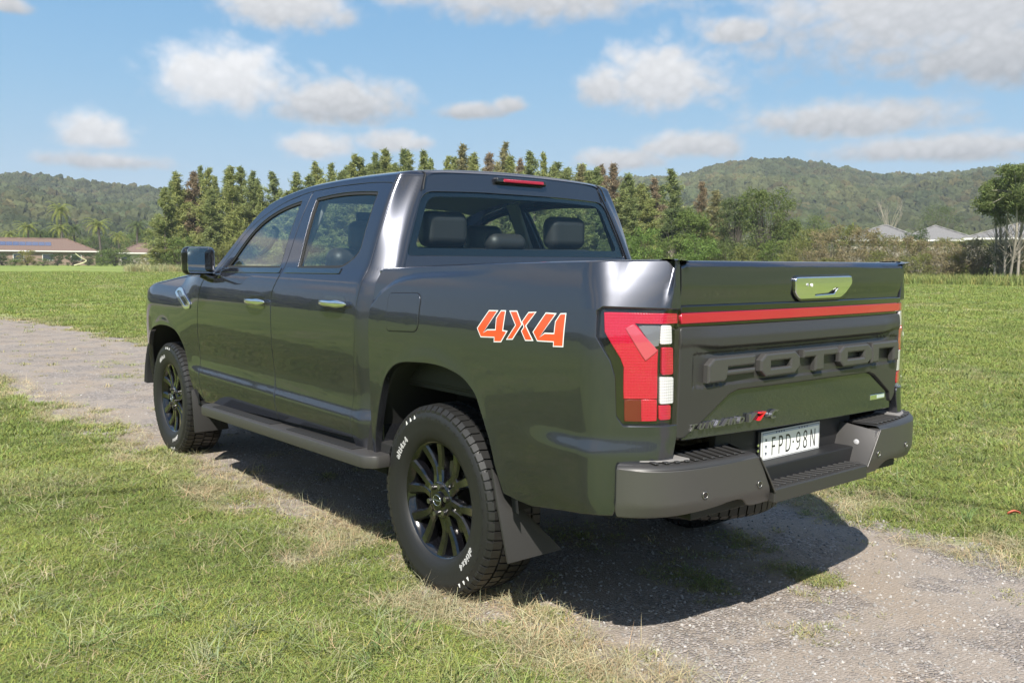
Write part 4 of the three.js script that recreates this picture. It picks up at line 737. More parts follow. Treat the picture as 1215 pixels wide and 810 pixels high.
const shadeOf = (R, v = .3) => { const k = 1 + (R() - .5) * v * 2; return [k * (1 + (R() - .5) * .16), k, k * (1 + (R() - .5) * .2)]; };
// feathery she-oak, 12 m tall at scale 1
function sheOak(seed) {
  const R = rngOf(seed), leaves = [], wood = [], H = 12, bend = V(gauss(R) * .5, 0, gauss(R) * .5), at_ = t => V(bend.x * t * t, H * t, bend.z * t * t);
  for (let i = 0; i < 6; i++) wood.push(limb(at_(i / 6 * .93), at_((i + 1) / 6 * .93), .17 * (1 - i / 6.5), .17 * (1 - (i + 1) / 6.5), 6));
  const wide = .8 + R() * .35, low = .05 + R() * .12;
  for (let b = 0; b < 58; b++) {
    const t = lerp(low, 1, Math.pow((b + R()) / 58, .9)), p = at_(t * .97), a = R() * 6.283, L = wide * (2.7 * Math.pow(1 - t, .8) * (.45 + R() * .75) + .14), el = lerp(.35, .95, R()), d = V(Math.cos(a) * Math.cos(el), Math.sin(el), Math.sin(a) * Math.cos(el)), e = p.clone().addScaledVector(d, L);
    if (b % 2) wood.push(limb(p, e, .045, .012, 3));
    const n = Math.round(44 + L * 44);
    for (let k = 0; k < n; k++) {
      const s = Math.pow(R(), .7), c = p.clone().addScaledVector(d, L * s).add(V(gauss(R) * .24, gauss(R) * .28, gauss(R) * .24).multiplyScalar((.7 + s * .8) * (1.1 - .55 * t))), l = d.clone().multiplyScalar(.6).add(rdir(R).multiplyScalar(.75)).add(V(0, -.15, 0)).normalize().multiplyScalar(.13 + R() * .15), w = V().crossVectors(l, rdir(R)).normalize().multiplyScalar(.035 + R() * .03);
      leaves.push([c, l, w, shadeOf(R, .32)]);
    }
  }
  return [merge(wood), leafGeo(leaves)];
}
// rounded crown of leaf clumps on forking limbs; h and w in metres
function clumpTree(seed, h, w, bare, clumps, per, leaf, spread = .5) {
  const R = rngOf(seed), leaves = [], wood = [], top = h * bare;
  wood.push(limb(V(0, 0, 0), V(gauss(R) * .1, top, gauss(R) * .1), .05 * h * .35, .035 * h * .35, 6));
  for (let i = 0; i < clumps; i++) {
    const u = (i + .5) / clumps, a = i * 2.4 + R(), y = lerp(top * .85, h * .94, Math.pow(R(), .8)), rel = (y - top * .8) / (h - top * .8), rr = w * .5 * Math.sqrt(Math.max(.05, 1 - Math.pow(rel * 1.15 - .35, 2) * 1.05)) * Math.sqrt(R()) * .9, c = V(Math.cos(a) * rr, y, Math.sin(a) * rr);
    if (h > 3 || i % 3 === 0) wood.push(limb(V(0, top * (.55 + R() * .4), 0), c, .012 * h * .5, .005 * h * .4, 4));
    const cr = w * (.11 + R() * .10);
    for (let k = 0; k < per; k++) { const q = c.clone().add(rdir(R).multiplyScalar(cr * Math.pow(R(), .45)).multiply(V(1, .75, 1))), l = rdir(R).multiplyScalar(leaf * (.6 + R() * .8)), ww = V().crossVectors(l, rdir(R)).normalize().multiplyScalar(leaf * spread * (.6 + R() * .6)); leaves.push([q, l, ww, shadeOf(R, .3)]); }
  }
  return [merge(wood), leafGeo(leaves)];
}
const leafMat = (r, g, b) => P({ color: lin(r, g, b), vertexColors: true, roughness: 1, specularIntensity: .2, transmission: .36, thickness: 0, side: THREE.DoubleSide });
const bark = P({ color: lin(.10, .085, .068), roughness: .95 }), paleBark = P({ color: lin(.30, .27, .22), roughness: .9 });
function plantOut(name, label, category, group, [wood, crown], mat, b, d, s, turn, wm = bark, sx = 1, parts = ['trunk', 'crown']) {
  const [x, z] = polar(b, d), t = thing(name, label, category, [x, groundY(x, z) - .05, z], turn, group);
  mesh(parts[0], wood, wm, t); mesh(parts[1], crown, mat, t); t.scale.set(s * sx, s, s * sx); return t;
}
{
  const protos = [101, 102, 103, 104, 105, 106, 107, 108, 109, 110].map(sheOak);
  const mats = [[leafMat(.275, .310, .110), leafMat(.240, .280, .104), leafMat(.305, .330, .112)], [leafMat(.285, .265, .125)], [leafMat(.300, .235, .145)]];
  const names = [['feathery olive-green she-oak in the tree line beyond the field', 'she-oaks of the tree line'], ['sparse brownish-olive she-oak in the tree line beyond the field', 'brownish she-oaks of the tree line'], ['rusty brown dying she-oak in the tree line beyond the field', 'rusty brown she-oaks of the tree line']];
  const R = rngOf(41), rows = [[24.88,98.2,11.0,0],[25.61,100.3,10.8,0],[26.5,108.2,13.3,0],[27.24,105.2,12.8,0],[27.83,98.3,11.3,0],[28.63,103.1,13.8,0],[29.22,103.7,13.4,0],[29.91,99.2,13.4,0],[30.67,107.3,14.8,0],[31.32,98.6,12.3,0],[31.92,102.5,14.4,0],[32.46,104.2,14.3,0],[33.12,103.0,14.2,0],[33.61,105.2,13.5,0],[34.43,107.3,14.1,0],[34.92,110.4,14.6,0],[35.58,101.0,14.7,1],[36.24,106.1,14.5,0],[37.18,106.7,14.6,2],[38.06,101.1,15.1,1],[38.72,97.0,13.1,0],[39.22,110.6,14.2,2],[40.27,101.2,14.1,0],[40.93,101.4,13.9,0],[41.59,109.5,13.4,0],[42.36,105.2,12.5,0],[43.13,103.6,12.8,1],[43.68,107.8,12.5,0],[44.22,97.4,11.9,0],[44.66,106.9,13.2,2],[45.37,102.2,12.8,2],[45.91,98.3,11.2,0],[46.94,106.2,10.8,0],[47.97,110.0,11.6,2],[49.15,99.9,11.7,0],[50.9,105.8,10.8,2],[51.69,101.2,9.3,1],[52.36,107.4,8.3,0],[46.56,107.1,8.4,2],[17.24,108.1,9.7,0],[17.91,116.6,11.2,0],[18.4,114.2,12.0,0],[18.93,114.6,12.3,2],[19.32,116.5,13.1,0],[19.67,111.0,12.3,0],[20.26,115.6,11.9,0],[20.86,117.3,13.0,0],[21.21,106.4,12.2,0],[21.76,116.9,13.2,0],[22.21,110.5,12.1,0],[22.72,111.7,11.4,0],[23.18,107.0,10.1,0],[23.9,114.8,12.5,0],[17.58,109.1,7.9,0],[18.64,117.2,10.1,0],[19.91,108.9,9.8,0],[21.51,112.9,10.3,0],[22.52,110.6,9.1,0],[23.44,113.6,8.5,0],[24.2,93.4,8.5,0],[25.24,96.0,6.3,1],[25.93,93.2,8.0,0],[26.51,98.8,8.7,0],[26.81,94.6,6.3,0],[27.5,98.0,6.7,0],[28.63,97.9,8.3,0],[29.17,95.8,5.7,0],[29.79,94.6,8.2,0],[30.46,95.7,6.3,0],[31.11,92.9,7.6,0],[31.55,94.8,7.6,0],[32.44,97.2,7.0,2],[33.11,94.8,6.9,0],[33.92,92.7,9.2,0],[34.83,97.2,8.9,0],[35.46,97.7,6.5,0],[35.86,94.4,7.8,0],[36.73,96.3,5.9,0],[37.5,94.7,5.9,0],[38.04,95.6,8.2,0],[39.03,93.4,6.5,0],[39.41,94.0,6.4,0],[39.99,98.6,7.2,0],[41.17,98.2,6.1,0],[41.35,98.2,7.9,0],[42.54,97.4,7.7,0],[42.95,92.4,8.9,0],[43.64,96.7,6.6,0],[44.32,94.2,8.6,0],[45.1,97.5,6.1,0],[45.81,98.1,9.4,0],[46.62,94.4,8.2,0],[47.36,96.6,8.2,0]];
  const where = (b, h) => b < 24.3 ? 'in the dense clump beside the houses' : h < 9.6 ? 'low at the front of the tree line' : 'in the tall row of the tree line', look = ['feathery olive', 'darker green', 'yellowish olive'];
  rows.forEach(([b, d, h, k], i) => plantOut('she_oak', k ? names[k][0].replace('in the tree line beyond the field', where(b, h)) : look[i % 3] + ' she-oak standing ' + where(b, h), 'tree', k ? names[k][1] + ' ' + where(b, h) : look[i % 3] + ' she-oaks ' + where(b, h), protos[i % 10], mats[k][i % mats[k].length], b, d, h / 12, R() * 6.28, bark, clamp(12 / h, .85, 1.35) * (1.0 + R() * .55)));
  for (let i = 0; i < 62; i++) { const b = lerp(24.6, 48.5, (i + R() * .9) / 62), h = 11.2 + R() * 3.6 - sst(42, 48, b) * 3.2 - sst(30, 25, b) * 2.6, k = i % 3; plantOut('she_oak', look[k] + ' she-oak at the back of the tree line', 'tree', look[k] + ' she-oaks at the back of the tree line', protos[(i * 3) % 10], mats[0][k], b, 111 + R() * 12, h / 12, R() * 6.28, bark, 1.35 + R() * .6); }
  // more of the same tree line, seen only as reflections in the paint and glass
  for (let i = 0; i < 46; i++) { const b = 338 - i * 3.3 + gauss(R) * 1.2; plantOut('she_oak', 'olive-green she-oak standing across the open field beside the truck', 'tree', 'she-oaks across the field', protos[i % 10], mats[0][i % 3], b, 105 + R() * 40, (7 + R() * 5) / 12, R() * 6.28); }
}
{
  const R = rngOf(51), gumMat = leafMat(0.132, 0.167, 0.054), gumMat2 = leafMat(0.109, 0.143, 0.053), bright = leafMat(.150, .225, .055), mid = leafMat(0.147, 0.198, 0.053), scrubG = leafMat(0.194, 0.209, 0.065), scrubT = leafMat(0.256, 0.217, 0.116), dark = leafMat(0.070, 0.105, 0.034), yell = leafMat(0.264, 0.248, 0.070);
  const gum = [[54.79, 80, 7.7, 5.8, 'bushy dark green gum tree with a forked pale trunk beyond the tailgate'], [53.04, 95, 8.1, 4.1, 'smaller dark gum tree just left of the bushy forked gum'], [56.21, 90, 5.5, 2.6, 'low rounded gum tree beside the start of the scrub'], [49.15, 84, 6.4, 2.9, 'narrow gum tree with bare pale stems under its crown'], [50.47, 82, 6.2, 3.8, 'leafy light green gum tree among the she-oaks'], [57.55, 150, 8.2, 8.7, 'broad gum tree behind the scrub near the roofs'], [64.62, 190, 12.1, 9.1, 'tall broad gum tree behind the grey roofs']];
  gum.forEach(([b, d, h, w, label], i) => plantOut('gum_tree', label, 'tree', null, clumpTree(210 + i, h, w, [.22, .25, .2, .34, .2, .3, .35][i], 58, 105, .12), [gumMat, gumMat2, gumMat, gumMat2, mid, gumMat, gumMat2][i], b, d, 1, R() * 6, i === 3 ? paleBark : bark));
  const bush = [[47.48, 76, 4.3, 3.4, 0], [46.08, 80, 4.1, 3.1, 0], [50.79, 74, 3.8, 3.6, 0], [48.88, 78, 3.5, 3.0, 1], [52.47, 76, 3.2, 2.9, 1], [53.76, 74, 3.0, 2.4, 1], [55.3, 73, 3.2, 2.8, 1], [45.1, 84, 3.4, 2.9, 1]];
  for (let k = 0; k < 26; k++) bush.push([17 + k * 1.17 + gauss(R) * .4, (k < 6 ? 104 : 90) + R() * 5, 2.2 + R() * 2, 3.2 + R(), 1]);
  const bp = [301, 302, 303].map(s => clumpTree(s, 4, 3.4, .06, 42, 60, .11)), sp = [311, 312, 313].map(s => clumpTree(s, 3.4, 3.0, .10, 46, 52, .10, .32));
  bush.forEach(([b, d, h, w, k], i) => plantOut('bush', k ? ['dense mid-green', 'dense dark olive', 'dense yellowish'][i % 3] + ' bush at the foot of the tree line' : 'bright green leafy bush standing out in front of the she-oaks', 'bush', k ? ['mid-green', 'dark olive', 'yellowish'][i % 3] + ' undergrowth of the tree line' : 'bright green bushes', bp[i % 3], k ? [mid, gumMat, scrubG][i % 3] : bright, b, d, h / 4, R() * 6, bark, (w / 3.4) / (h / 4), ['stem', 'foliage']));
  const scrub = [[56.66, 70, 3.2, 2.3, 0], [57.45, 74, 4.1, 2.8, 0], [58.53, 72, 4.1, 2.6, 1], [59.65, 73, 4.3, 2.8, 0], [60.66, 71, 4.0, 2.5, 1], [61.55, 72, 3.6, 2.5, 0], [62.44, 70, 3.4, 2.2, 1], [63.36, 74, 3.2, 2.4, 0], [63.49, 80, 4.0, 2.0, 2], [64.35, 70, 3.1, 2.4, 1], [65.25, 72, 3.2, 2.4, 0], [66.21, 69, 3.1, 2.4, 1], [66.94, 71, 3.0, 2.1, 0], [68.01, 67, 2.8, 2.2, 2], [68.84, 69, 3.0, 2.3, 1], [69.94, 70, 3.1, 2.7, 0], [70.94, 71, 3.1, 2.7, 1]];
  for (let k = 0; k < 13; k++) scrub.push([56.4 + k * 1.2, 67.5 + R() * 2, 1.7 + R() * .9, 2.2, k % 2]);
  scrub.forEach(([b, d, h, w, k], i) => plantOut('scrub_bush', ['olive green scrub bush in the hedge along the field edge', 'twiggy tan scrub bush in the hedge along the field edge', 'dark green leafy bush in the hedge along the field edge'][k], 'bush', ['olive scrub bushes of the hedge', 'tan scrub bushes of the hedge', 'dark bushes of the hedge'][k], sp[i % 3], [scrubG, scrubT, dark][k], b, d, h / 3.4, R() * 6, paleBark, (w / 3.0) / (h / 3.4) * 1.25, ['stem', 'foliage']));
  const garden = [[9.86, 178, 2.9, 3.4, 2], [11.4, 178, 2.3, 2.7, 1], [12.23, 177, 2.5, 2.7, 1], [13.03, 178, 2.4, 2.4, 1], [14.44, 172, 3.3, 5.6, 0], [13.66, 175, 2.1, 2.7, 0], [16.15, 180, 2.3, 3.1, 2], [15.5, 178, 2.0, 2.4, 0], [8.61, 178, 2.4, 2.7, 1], [15.03, 176, 1.5, 2.4, 1], [16.72, 170, 2.4, 2.6, 0], [9.23, 176, 1.4, 2.7, 0], [10.67, 177, 1.4, 2.4, 0]];
  garden.forEach(([b, d, h, w, k], i) => plantOut('garden_shrub', ['rounded green shrub in front of the brown-roofed houses', 'dark green shrub in front of the brown-roofed houses', 'yellow and rust tinged shrub in front of the brown-roofed houses'][k], 'shrub', ['green garden shrubs', 'dark garden shrubs', 'yellow garden shrubs'][k], bp[i % 3], [mid, dark, yell][k], b, d, h / 4, R() * 6, bark, (w / 3.4) / (h / 4), ['stem', 'foliage']));
  // flat-topped tree at the right with bare stems
  { const Q = rngOf(77), wood = [], lv = [], stems = [[-1.5, .2], [-.8, .6], [-.2, -.5], [.5, .3], [1.1, -.3], [1.9, .2]];
    for (const [x, z] of stems) {
      const a = V(x * .5, 0, z), m = V(x * .8 + gauss(Q) * .3, 2.6 + Q() * .6, z), e = V(x * 1.1 + gauss(Q) * .3, 4.3 + Q() * 1.0, z * 1.4); wood.push(limb(a, m, .08, .06, 6), limb(m, e, .06, .035, 5));
      for (let k = 0; k < 14; k++) { const c = e.clone().add(V(gauss(Q) * 1.1, -.9 + Q() * 2.1, gauss(Q) * .9)), cr = .28 + Q() * .3; wood.push(limb(e, c, .025, .010, 4)); for (let j = 0; j < 190; j++) lv.push([c.clone().add(rdir(Q).multiplyScalar(cr * Math.pow(Q(), .5)).multiply(V(1.2, .8, 1.1))), rdir(Q).multiplyScalar(.09 * (.6 + Q())), rdir(Q).multiplyScalar(.045), shadeOf(Q, .35)]); }
      for (let k = 0; k < 34; k++) { const s0 = a.clone().lerp(m, .35 + Q() * .65), t0 = s0.clone().add(V(gauss(Q) * 1.1, .3 + Q() * 1.3, gauss(Q) * .9)); wood.push(limb(s0, t0, .018, .005, 3)); }
    }
    plantOut('flat_topped_tree', 'ragged flat-topped tree with bare pale stems above the hedge', 'tree', null, [merge(wood), leafGeo(lv)], leafMat(.165, .205, .070), 68.3, 66, 1.16, 2.2, paleBark); }
  { const Q = rngOf(78), wood = [limb(V(0, 0, 0), V(.2, 6, 0), .22, .16, 6)], tips = []; for (let k = 0; k < 16; k++) { const a = k * 2.4, y = 4.5 + Q() * 2, e = V(Math.cos(a) * (1 + Q() * 1.6), y + 2 + Q() * 3, Math.sin(a) * (1 + Q() * 1.6)); wood.push(limb(V(.15, y - .5, 0), e, .09, .03, 4)); for (let j = 0; j < 3; j++) tips.push(limb(e.clone().multiplyScalar(.9), e.clone().add(V(gauss(Q), .6 + Q(), gauss(Q))), .03, .01, 3)); }
    plantOut('dead_tree', 'bare pale dead tree standing behind the scrub', 'tree', null, [merge(wood), merge(tips)], paleBark, 61.97, 165, 1, 0, paleBark, 1, ['trunk', 'branches']); }
  // palms behind the houses
  const palm = seed => { const Q = rngOf(seed), lv = [], wood = []; for (let i = 0; i < 5; i++) wood.push(limb(V(.1 * i, i * 1.7, 0), V(.1 * (i + 1), (i + 1) * 1.7, 0), .24, .21, 7)); const c = V(.5, 8.5, 0);
    for (let f = 0; f < 26; f++) { const a = f * 2.4 + Q() * .4, e0 = lerp(1.15, -.45, f / 26), L = 3.0 + Q() * .6; let p = c.clone(), el = e0; for (let k = 0; k < 10; k++) { const d = V(Math.cos(a) * Math.cos(el), Math.sin(el), Math.sin(a) * Math.cos(el)), n = p.clone().addScaledVector(d, L / 10), side = V(-Math.sin(a), 0, Math.cos(a)); for (const s of [-1, 1]) for (const o of [.2, .7]) { const q = p.clone().lerp(n, o), l = side.clone().multiplyScalar(s).addScaledVector(d, .7).add(V(0, -.45, 0)).normalize().multiplyScalar(.36 * (1 - k / 16)); lv.push([q.clone().add(l), l, d.clone().multiplyScalar(.07), shadeOf(Q, .3)]); } lv.push([p.clone().lerp(n, .5), n.clone().sub(p).multiplyScalar(.5), side.clone().multiplyScalar(.03), [1.5, 1.3, 1]]); p = n; el -= .16; } }
    return [merge(wood), leafGeo(lv)]; };
  const pp = [401, 402, 403].map(palm), pm = [leafMat(0.232, 0.264, 0.062), leafMat(0.116, 0.155, 0.050)];
  [[11.75, 222, 14.7, 0], [10.07, 215, 9.7, 0], [11.49, 214, 9.5, 0], [12.41, 216, 9.6, 1], [13.75, 205, 10.4, 0], [15.64, 205, 10.4, 1], [8.98, 212, 7.7, 0], [16.25, 208, 8.6, 0], [10.67, 216, 8.4, 1], [14.67, 213, 7.9, 0]].forEach(([b, d, h, k], i) => plantOut('palm_tree', k ? 'dark green palm standing behind the brown-roofed houses' : h > 14 ? 'tallest yellow-green palm rising above the brown roof' : 'yellow-green palm standing behind the brown-roofed houses', 'palm', k ? 'dark palms behind the houses' : h > 14 ? null : 'yellow-green palms behind the houses', pp[i % 3], pm[k], b, d, h / 10.4, R() * 6, bark, h > 14 ? .7 : 1));
  const gp = [501, 502].map(s => clumpTree(s, 9, 8, .2, 40, 55, .22));
  for (let k = 0; k < 15; k++) plantOut('garden_tree', ['leafy mid-green', 'olive', 'very dark green', 'yellow-green'][k % 4] + ' tree behind the brown-roofed houses', 'tree', ['mid-green', 'olive', 'dark', 'yellow-green'][k % 4] + ' garden trees behind the houses', gp[k % 2], [mid, gumMat, dark, yell][k % 4], 7 + k * .72, 224 + R() * 16, .65 + R() * .3, R() * 6);
}
// ---------------------------------------------------------------- houses
function hipRoof(L, W, h, over = .5, ridge = L - W) { // ridge along x
  const a = L / 2 + over, b = W / 2 + over, r = ridge / 2, pos = [], quad = (...p) => { for (const i of [0, 1, 2, 0, 2, 3]) pos.push(...p[i]); }, tri = (...p) => p.forEach(q => pos.push(...q));
  quad([-a, 0, b], [a, 0, b], [r, h, 0], [-r, h, 0]); quad([a, 0, -b], [-a, 0, -b], [-r, h, 0], [r, h, 0]); tri([a, 0, b], [a, 0, -b], [r, h, 0]); tri([-a, 0, -b], [-a, 0, b], [-r, h, 0]); quad([-a, 0, -b], [a, 0, -b], [a, 0, b], [-a, 0, b]);
  const g = new THREE.BufferGeometry(); g.setAttribute('position', new THREE.Float32BufferAttribute(pos, 3)); g.computeVertexNormals(); const uv = []; for (let i = 0; i < pos.length; i += 3) uv.push(pos[i] / 2, (pos[i + 1] * 2 + pos[i + 2]) / 2); g.setAttribute('uv', new THREE.Float32BufferAttribute(uv, 2)); return g;
}
{
  const tiles = dataTex(128, 128, (u, v) => { const k = .82 + .18 * Math.sin(v * 6.283 * 6) + (tnoise(u, v, 16) - .5) * .25; return [k, k, k]; });
  const brown = P({ color: lin(.20, .135, .105), map: tiles, roughness: .9 }), grey = P({ color: lin(.22, .215, .21), map: tiles, roughness: .9 }), wallM = P({ color: lin(.42, .38, .32), roughness: .9 }), brick = P({ color: lin(.26, .19, .15), roughness: .95 }), fascia = P({ color: lin(.75, .74, .70), roughness: .7 }), glassM = P({ color: lin(.05, .06, .07), roughness: .1 }), solar = P({ color: lin(.05, .075, .16), roughness: .12, clearcoat: 1 }), frame = P({ color: lin(.6, .6, .6), metalness: .6, roughness: .4 });
  const house = (label, b, d, L, W, wallH, roofH, roofM, wm, turn, opts = {}) => {
    const [x, z] = polar(b, d), h = thing('house', label, 'house', [x, groundY(x, z) + (opts.y || 0), z], turn);
    mesh('wall', at(new THREE.BoxGeometry(L, wallH, W), 0, wallH / 2, 0), wm, h); const r = mesh('roof', hipRoof(L, W, roofH).translate(0, wallH + .02, 0), roofM, h);
    mesh('fascia', merge([at(new THREE.BoxGeometry(L + 1.1, .22, .08), 0, wallH - .02, W / 2 + .52), at(new THREE.BoxGeometry(L + 1.1, .22, .08), 0, wallH - .02, -W / 2 - .52), at(new THREE.BoxGeometry(.08, .22, W + 1.1), L / 2 + .56, wallH - .02, 0), at(new THREE.BoxGeometry(.08, .22, W + 1.1), -L / 2 - .56, wallH - .02, 0)]), fascia, h);
    const rl = (L - W) / 2; for (const [p, q] of [[[-rl, roofH, 0], [rl, roofH, 0]], [[rl, roofH, 0], [L / 2 + .5, 0, W / 2 + .5]], [[-rl, roofH, 0], [-L / 2 - .5, 0, W / 2 + .5]], [[rl, roofH, 0], [L / 2 + .5, 0, -W / 2 - .5]], [[-rl, roofH, 0], [-L / 2 - .5, 0, -W / 2 - .5]]]) mesh('ridge_cap', limb(V(...p), V(...q), .13, .13, 6).translate(0, wallH + .05, 0), roofM, r);
    for (let k = 0; k < (opts.win || 0); k++) for (const s of [-1, 1]) { const w = mesh('window', at(new THREE.BoxGeometry(1.9, 1.25, .1), -L / 2 + (k + .7) * L / opts.win, 1.55, s * (W / 2 + .02)), fascia, h); mesh('pane', at(new THREE.BoxGeometry(1.7, 1.05, .06), -L / 2 + (k + .7) * L / opts.win, 1.55, s * (W / 2 + .06)), glassM, w); }
    return h;
  };
  // the long side faces the field
  const bear = b => -(b * Math.PI / 180) + Math.PI / 2;
  const h1 = house('low house with a brown tiled hip roof and solar panels', 9.75, 200, 25, 10, 2.75, 2.5, brown, brick, bear(10), { win: 5 });
  for (let k = 0; k < 8; k++) { const pnl = at(new THREE.BoxGeometry(1.04, .05, 1.7), -4.2 + k * 1.12, 0, 0), sl = Math.atan2(2.5, 5.5); for (const s of [-1]) { const g = pnl.clone().rotateX(-sl); const p = mesh('solar_panel', g.translate(0, 2.77 + 1.42, -2.45), solar, h1); } }
  house('smaller house with a brown tiled roof beside the palms', 16.0, 202, 9.5, 8, 2.5, 2.0, brown, wallM, bear(16), { win: 2 });
  house('house with a pale grey hip roof showing above the scrub', 61.7, 138, 10.5, 10, 4.0, 2.2, grey, wallM, bear(70), { y: -.4 });
  house('house with a pale grey roof behind the bright shrub', 64.4, 142, 9.5, 9.5, 4.0, 2.2, grey, wallM, bear(58), { y: -.4 });
  house('long grey roofed house behind the flat-topped tree', 69.2, 135, 14, 12, 4.0, 2.2, grey, wallM, bear(70), { y: -.4 });
}
// ---------------------------------------------------------------- grass
{
  const blade = (R, h, w, lean_, a, x, z) => { const pts = [], d = V(Math.cos(a), 0, Math.sin(a)), s = V(-d.z, 0, d.x); for (const [t, ww] of [[0, 1], [.55, .8], [1, .06]]) { const c = V(x, 0, z).addScaledVector(d, lean_ * h * t * t).add(V(0, h * t * (1 - .25 * t * lean_), 0)); pts.push(c.clone().addScaledVector(s, -w * ww / 2), c.clone().addScaledVector(s, w * ww / 2)); } return pts; };
  const tuft = (seed, n, h, w, rad, ln) => {
    const R = rngOf(seed), pos = [], col = [], idx = [];
    for (let i = 0; i < n; i++) { const a = R() * 6.283, q = Math.sqrt(R()) * rad, b0 = R() * 6.283, p = blade(R, h * (.55 + R() * .6), w * (.7 + R() * .6), ln * (.4 + R()), a, Math.cos(b0) * q, Math.sin(b0) * q), o = pos.length / 3, k = .75 + R() * .5, y = R() < .16 ? 1.22 : 1; for (const v of p) { pos.push(v.x, v.y, v.z); col.push(k * y, k, k * .95); } idx.push(o, o + 1, o + 2, o + 1, o + 3, o + 2, o + 2, o + 3, o + 4, o + 3, o + 5, o + 4); }
    const g = new THREE.BufferGeometry(); g.setAttribute('position', new THREE.Float32BufferAttribute(pos, 3)); g.setAttribute('color', new THREE.Float32BufferAttribute(col, 3)); g.setIndex(idx); g.computeVertexNormals();
    return g;
  };
  const mat = P({ color: lin(1, 1, 1), vertexColors: true, roughness: 1, specularIntensity: .25, transmission: .3, thickness: 0, side: THREE.DoubleSide }), c = new THREE.Color(), up = V(0, 1, 0);
  const scatter = (name, label, geos, count, seed, place) => {
    const R = rngOf(seed), L = geos.map(() => []); for (let i = 0, t = 0; i < count && t < count * 12; t++) { const r = place(R); if (!r) continue; i++; L[Math.floor(R() * geos.length)].push(r); }
    geos.forEach((g, n) => { if (!L[n].length) return; const im = new THREE.InstancedMesh(g, mat, L[n].length), q = new THREE.Quaternion(), q2 = new THREE.Quaternion(), m = new THREE.Matrix4(); L[n].forEach(([x, y, z, s, k, tilt = .12], i) => { q.setFromAxisAngle(up, hash(i, 7) * 6.283); q2.setFromAxisAngle(V(Math.cos(i), 0, Math.sin(i)), tilt * (hash(i, 9) - .3)); q2.multiply(q); im.setMatrixAt(i, m.compose(V(x, y, z), q2, V(s, s * (.75 + hash(i, 11) * .6), s))); im.setColorAt(i, c.setRGB(...k)); }); im.name = numbered(name); im.castShadow = im.receiveShadow = true; scene.add(im); tag(im, label, 'grass', null, 'stuff'); });
  };
  const tone = (R, x, z, dry, lush = 0) => { const k = lawn(dry, fbm2(x * .5, z * .5, 3)), v = .8 + R() * .45; return [k[0] * v * (1 - lush * .25) * (1 + (R() - .5) * .25), k[1] * v * (1 - lush * .12), k[2] * v]; };
  
  const short = [tuft(1, 17, .022, .0034, .036, 1.3), tuft(2, 17, .018, .0032, .038, 1.6), tuft(3, 15, .026, .0034, .034, 1.2)];
  const put = (b, d, R, size) => {
    const [x, z] = polar(b, d), e = edgeDist(x, z), n = fbm2(x * 1.1 + 9, z * 1.1, 3);
    if (e < -.10 + n * .55 + R() * .34) { if (!(R() < .10 && fbm2(x * 1.7, z * 1.7, 3) > .30)) return null; }
    const dry = dryness(x, z); if (R() < dry * .62 * sst(30, 8, d)) return null;
    return [x, groundY(x, z), z, size * (.75 + R() * .5) * (1 - dry * .25), tone(R, x, z, clamp(dry * .95 + (R() < .1 ? .5 : 0)))];
  };
  scatter('lawn_grass', 'short green lawn grass growing right beside the track', short, 150000, 61, R => put(lerp(-22, 84, R()), 2.3 + Math.pow(R(), 1.25) * 4.2, R, 1));
  scatter('meadow_grass', 'green meadow grass across the field either side of the track', short, 150000, 62, R => { const d = 5.5 + Math.pow(R(), 1.5) * 18; return put(lerp(-4, 76, R()), d, R, .9 + d * .085); });
  scatter('field_grass', 'green grass over the far part of the field', short, 90000, 63, R => { const d = 20 + Math.pow(R(), 1.4) * 75; return put(lerp(4, 74, R()), d, R, 1.6 + d * .055); });
  // longer clumps, straw stalks, patches on the track, tall grass by the hedge
  const longT = [tuft(11, 16, .085, .0040, .04, 1.5), tuft(12, 12, .10, .0038, .035, 1.9)], straw = [tuft(13, 9, .08, .0022, .05, 2.0), tuft(14, 9, .06, .0022, .06, 2.4)];
  scatter('grass_clump', 'longer bent grass clump in the lawn', longT, 1100, 64, R => { const b = lerp(-16, 76, R()), d = 2.4 + Math.pow(R(), 1.3) * 12, [x, z] = polar(b, d); if (edgeDist(x, z) < .3 || fbm2(x * .8 + 20, z * .8, 3) < .18) return null; return [x, groundY(x, z), z, .55 + R() * .65, tone(R, x, z, R() < .3 ? .55 : .12, R()), .5]; });
  scatter('dry_stalks', 'dry straw-coloured stalks lying in the lawn', straw, 9000, 65, R => { const b = lerp(-20, 82, R()), d = 2.3 + Math.pow(R(), 1.3) * 11, [x, z] = polar(b, d), dry = dryness(x, z), e = edgeDist(x, z); if (e < -.25 || R() > dry * .9 + .04) return null; return [x, groundY(x, z) + .004, z, .6 + R() * .6, tone(R, x, z, .85 + R() * .15), .9]; });
  const spots = [[.78, -.75, .22], [.90, -.90, .18], [1.12, -1.0, .2], [-.50, .07, .17], [-.60, .09, .13], [-.38, .67, .16], [-.80, .51, .13], [-.90, .50, .10], [-.47, -.68, .10], [-.66, -1.02, .18], [.2, .1, .25], [1.0, 0, .3], [5.2, .1, .35], [6.6, .3, .3], [7.6, .0, .4], [9, .2, .4]];
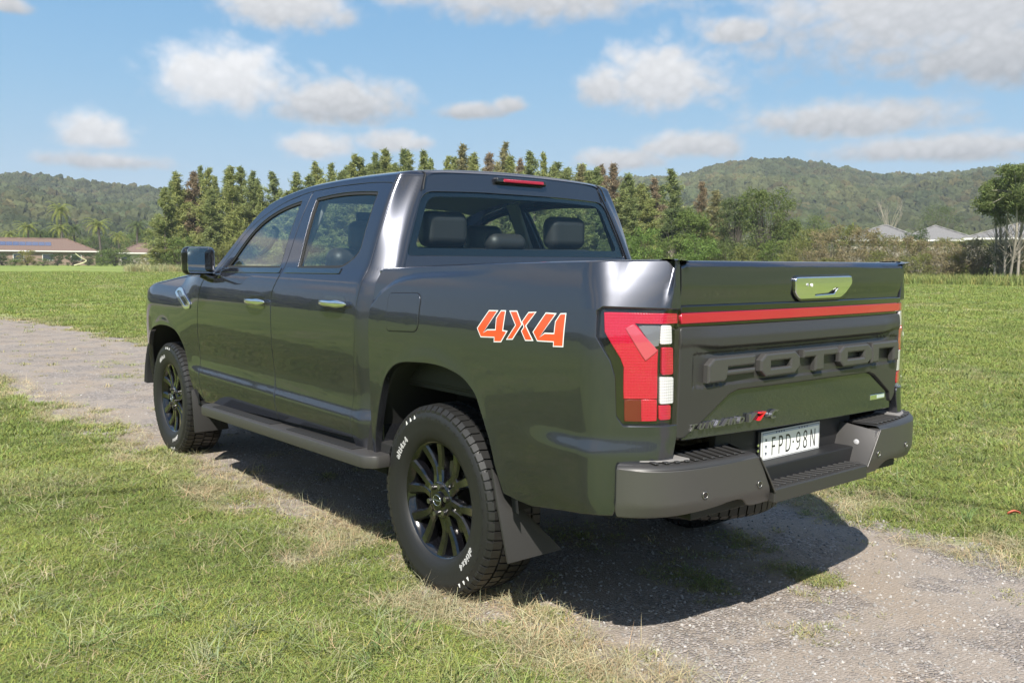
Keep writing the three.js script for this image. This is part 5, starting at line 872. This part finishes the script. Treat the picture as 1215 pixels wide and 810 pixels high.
  scatter('track_grass', 'small patches of grass growing through the gravel', short, 2600, 66, R => { const s = spots[Math.floor(R() * spots.length)], a = R() * 6.283, q = s[2] * Math.pow(R(), .7), x = s[0] + Math.cos(a) * q * 1.3, z = s[1] + Math.sin(a) * q * .8; return [x, groundY(x, z), z, .6 + R() * .45, tone(R, x, z, R() < .35 ? .7 : .15)]; });
  scatter('tall_grass', 'tall pale grass along the foot of the hedge', [tuft(21, 16, .5, .035, .35, .6), tuft(22, 14, .6, .035, .35, .7)], 3600, 67, R => { const b = lerp(54, 74, R()), d = 60 + R() * 9, [x, z] = polar(b, d); return [x, groundY(x, z), z, .7 + R() * .5, tone(R, x, z, R() * .25)]; });
  scatter('tall_grass', 'tall dry grass along the foot of the she-oaks', [tuft(23, 16, .7, .035, .35, .6)], 4200, 68, R => { const b = lerp(15, 54, R()), d = (b < 25 ? 98 : 84) + R() * 9, [x, z] = polar(b, d); return [x, groundY(x, z), z, .7 + R() * .5, tone(R, x, z, .3 + R() * .5)]; });
}
{ // small orange leaf lying in the grass, pale bent branch before the garden shrubs
  const rows = []; for (let i = 0; i <= 6; i++) { const t = i / 6, w = .022 * Math.sin(Math.PI * (t * .94 + .03)), r = []; for (let j = 0; j <= 4; j++) { const k = j / 2 - 1; r.push([-.032 + t * .064, .008 + .010 * k * k + .008 * Math.sin(t * 4), k * w * .7]); } rows.push(r); }
  const g = gridSurf(rows), under = gridSurf(rows.map(r => r.map(p => [p[0], p[1] - .0015, p[2]]).reverse())), lf = mesh('fallen_leaf', merge([g, under]), P({ color: lin(.45, .11, .06), roughness: .7 }), scene); lf.position.set(-1.036, groundY(-1.036, 2.168) + .02, 2.168); lf.rotation.y = .6; tag(lf, 'curled orange-red leaf lying on the grass beside the track', 'leaf');
  const [x, z] = polar(12.55, 172), br = mesh('bent_branch', tube([[0, 2.2, -.6], [.2, 1.5, .2], [.4, .95, 1.1], [.1, .5, .4], [0, .12, -.9]], .10, 40, 6), P({ color: lin(.62, .60, .36), roughness: .8 }), scene); br.position.set(x, groundY(x, z), z); br.rotation.y = -.2; tag(br, 'pale yellow bent palm branch leaning before the garden shrubs', 'branch');
}
scene.fog = new THREE.FogExp2(new THREE.Color(.80, .88, 1.0), .00030);
renderer.render(scene, camera);
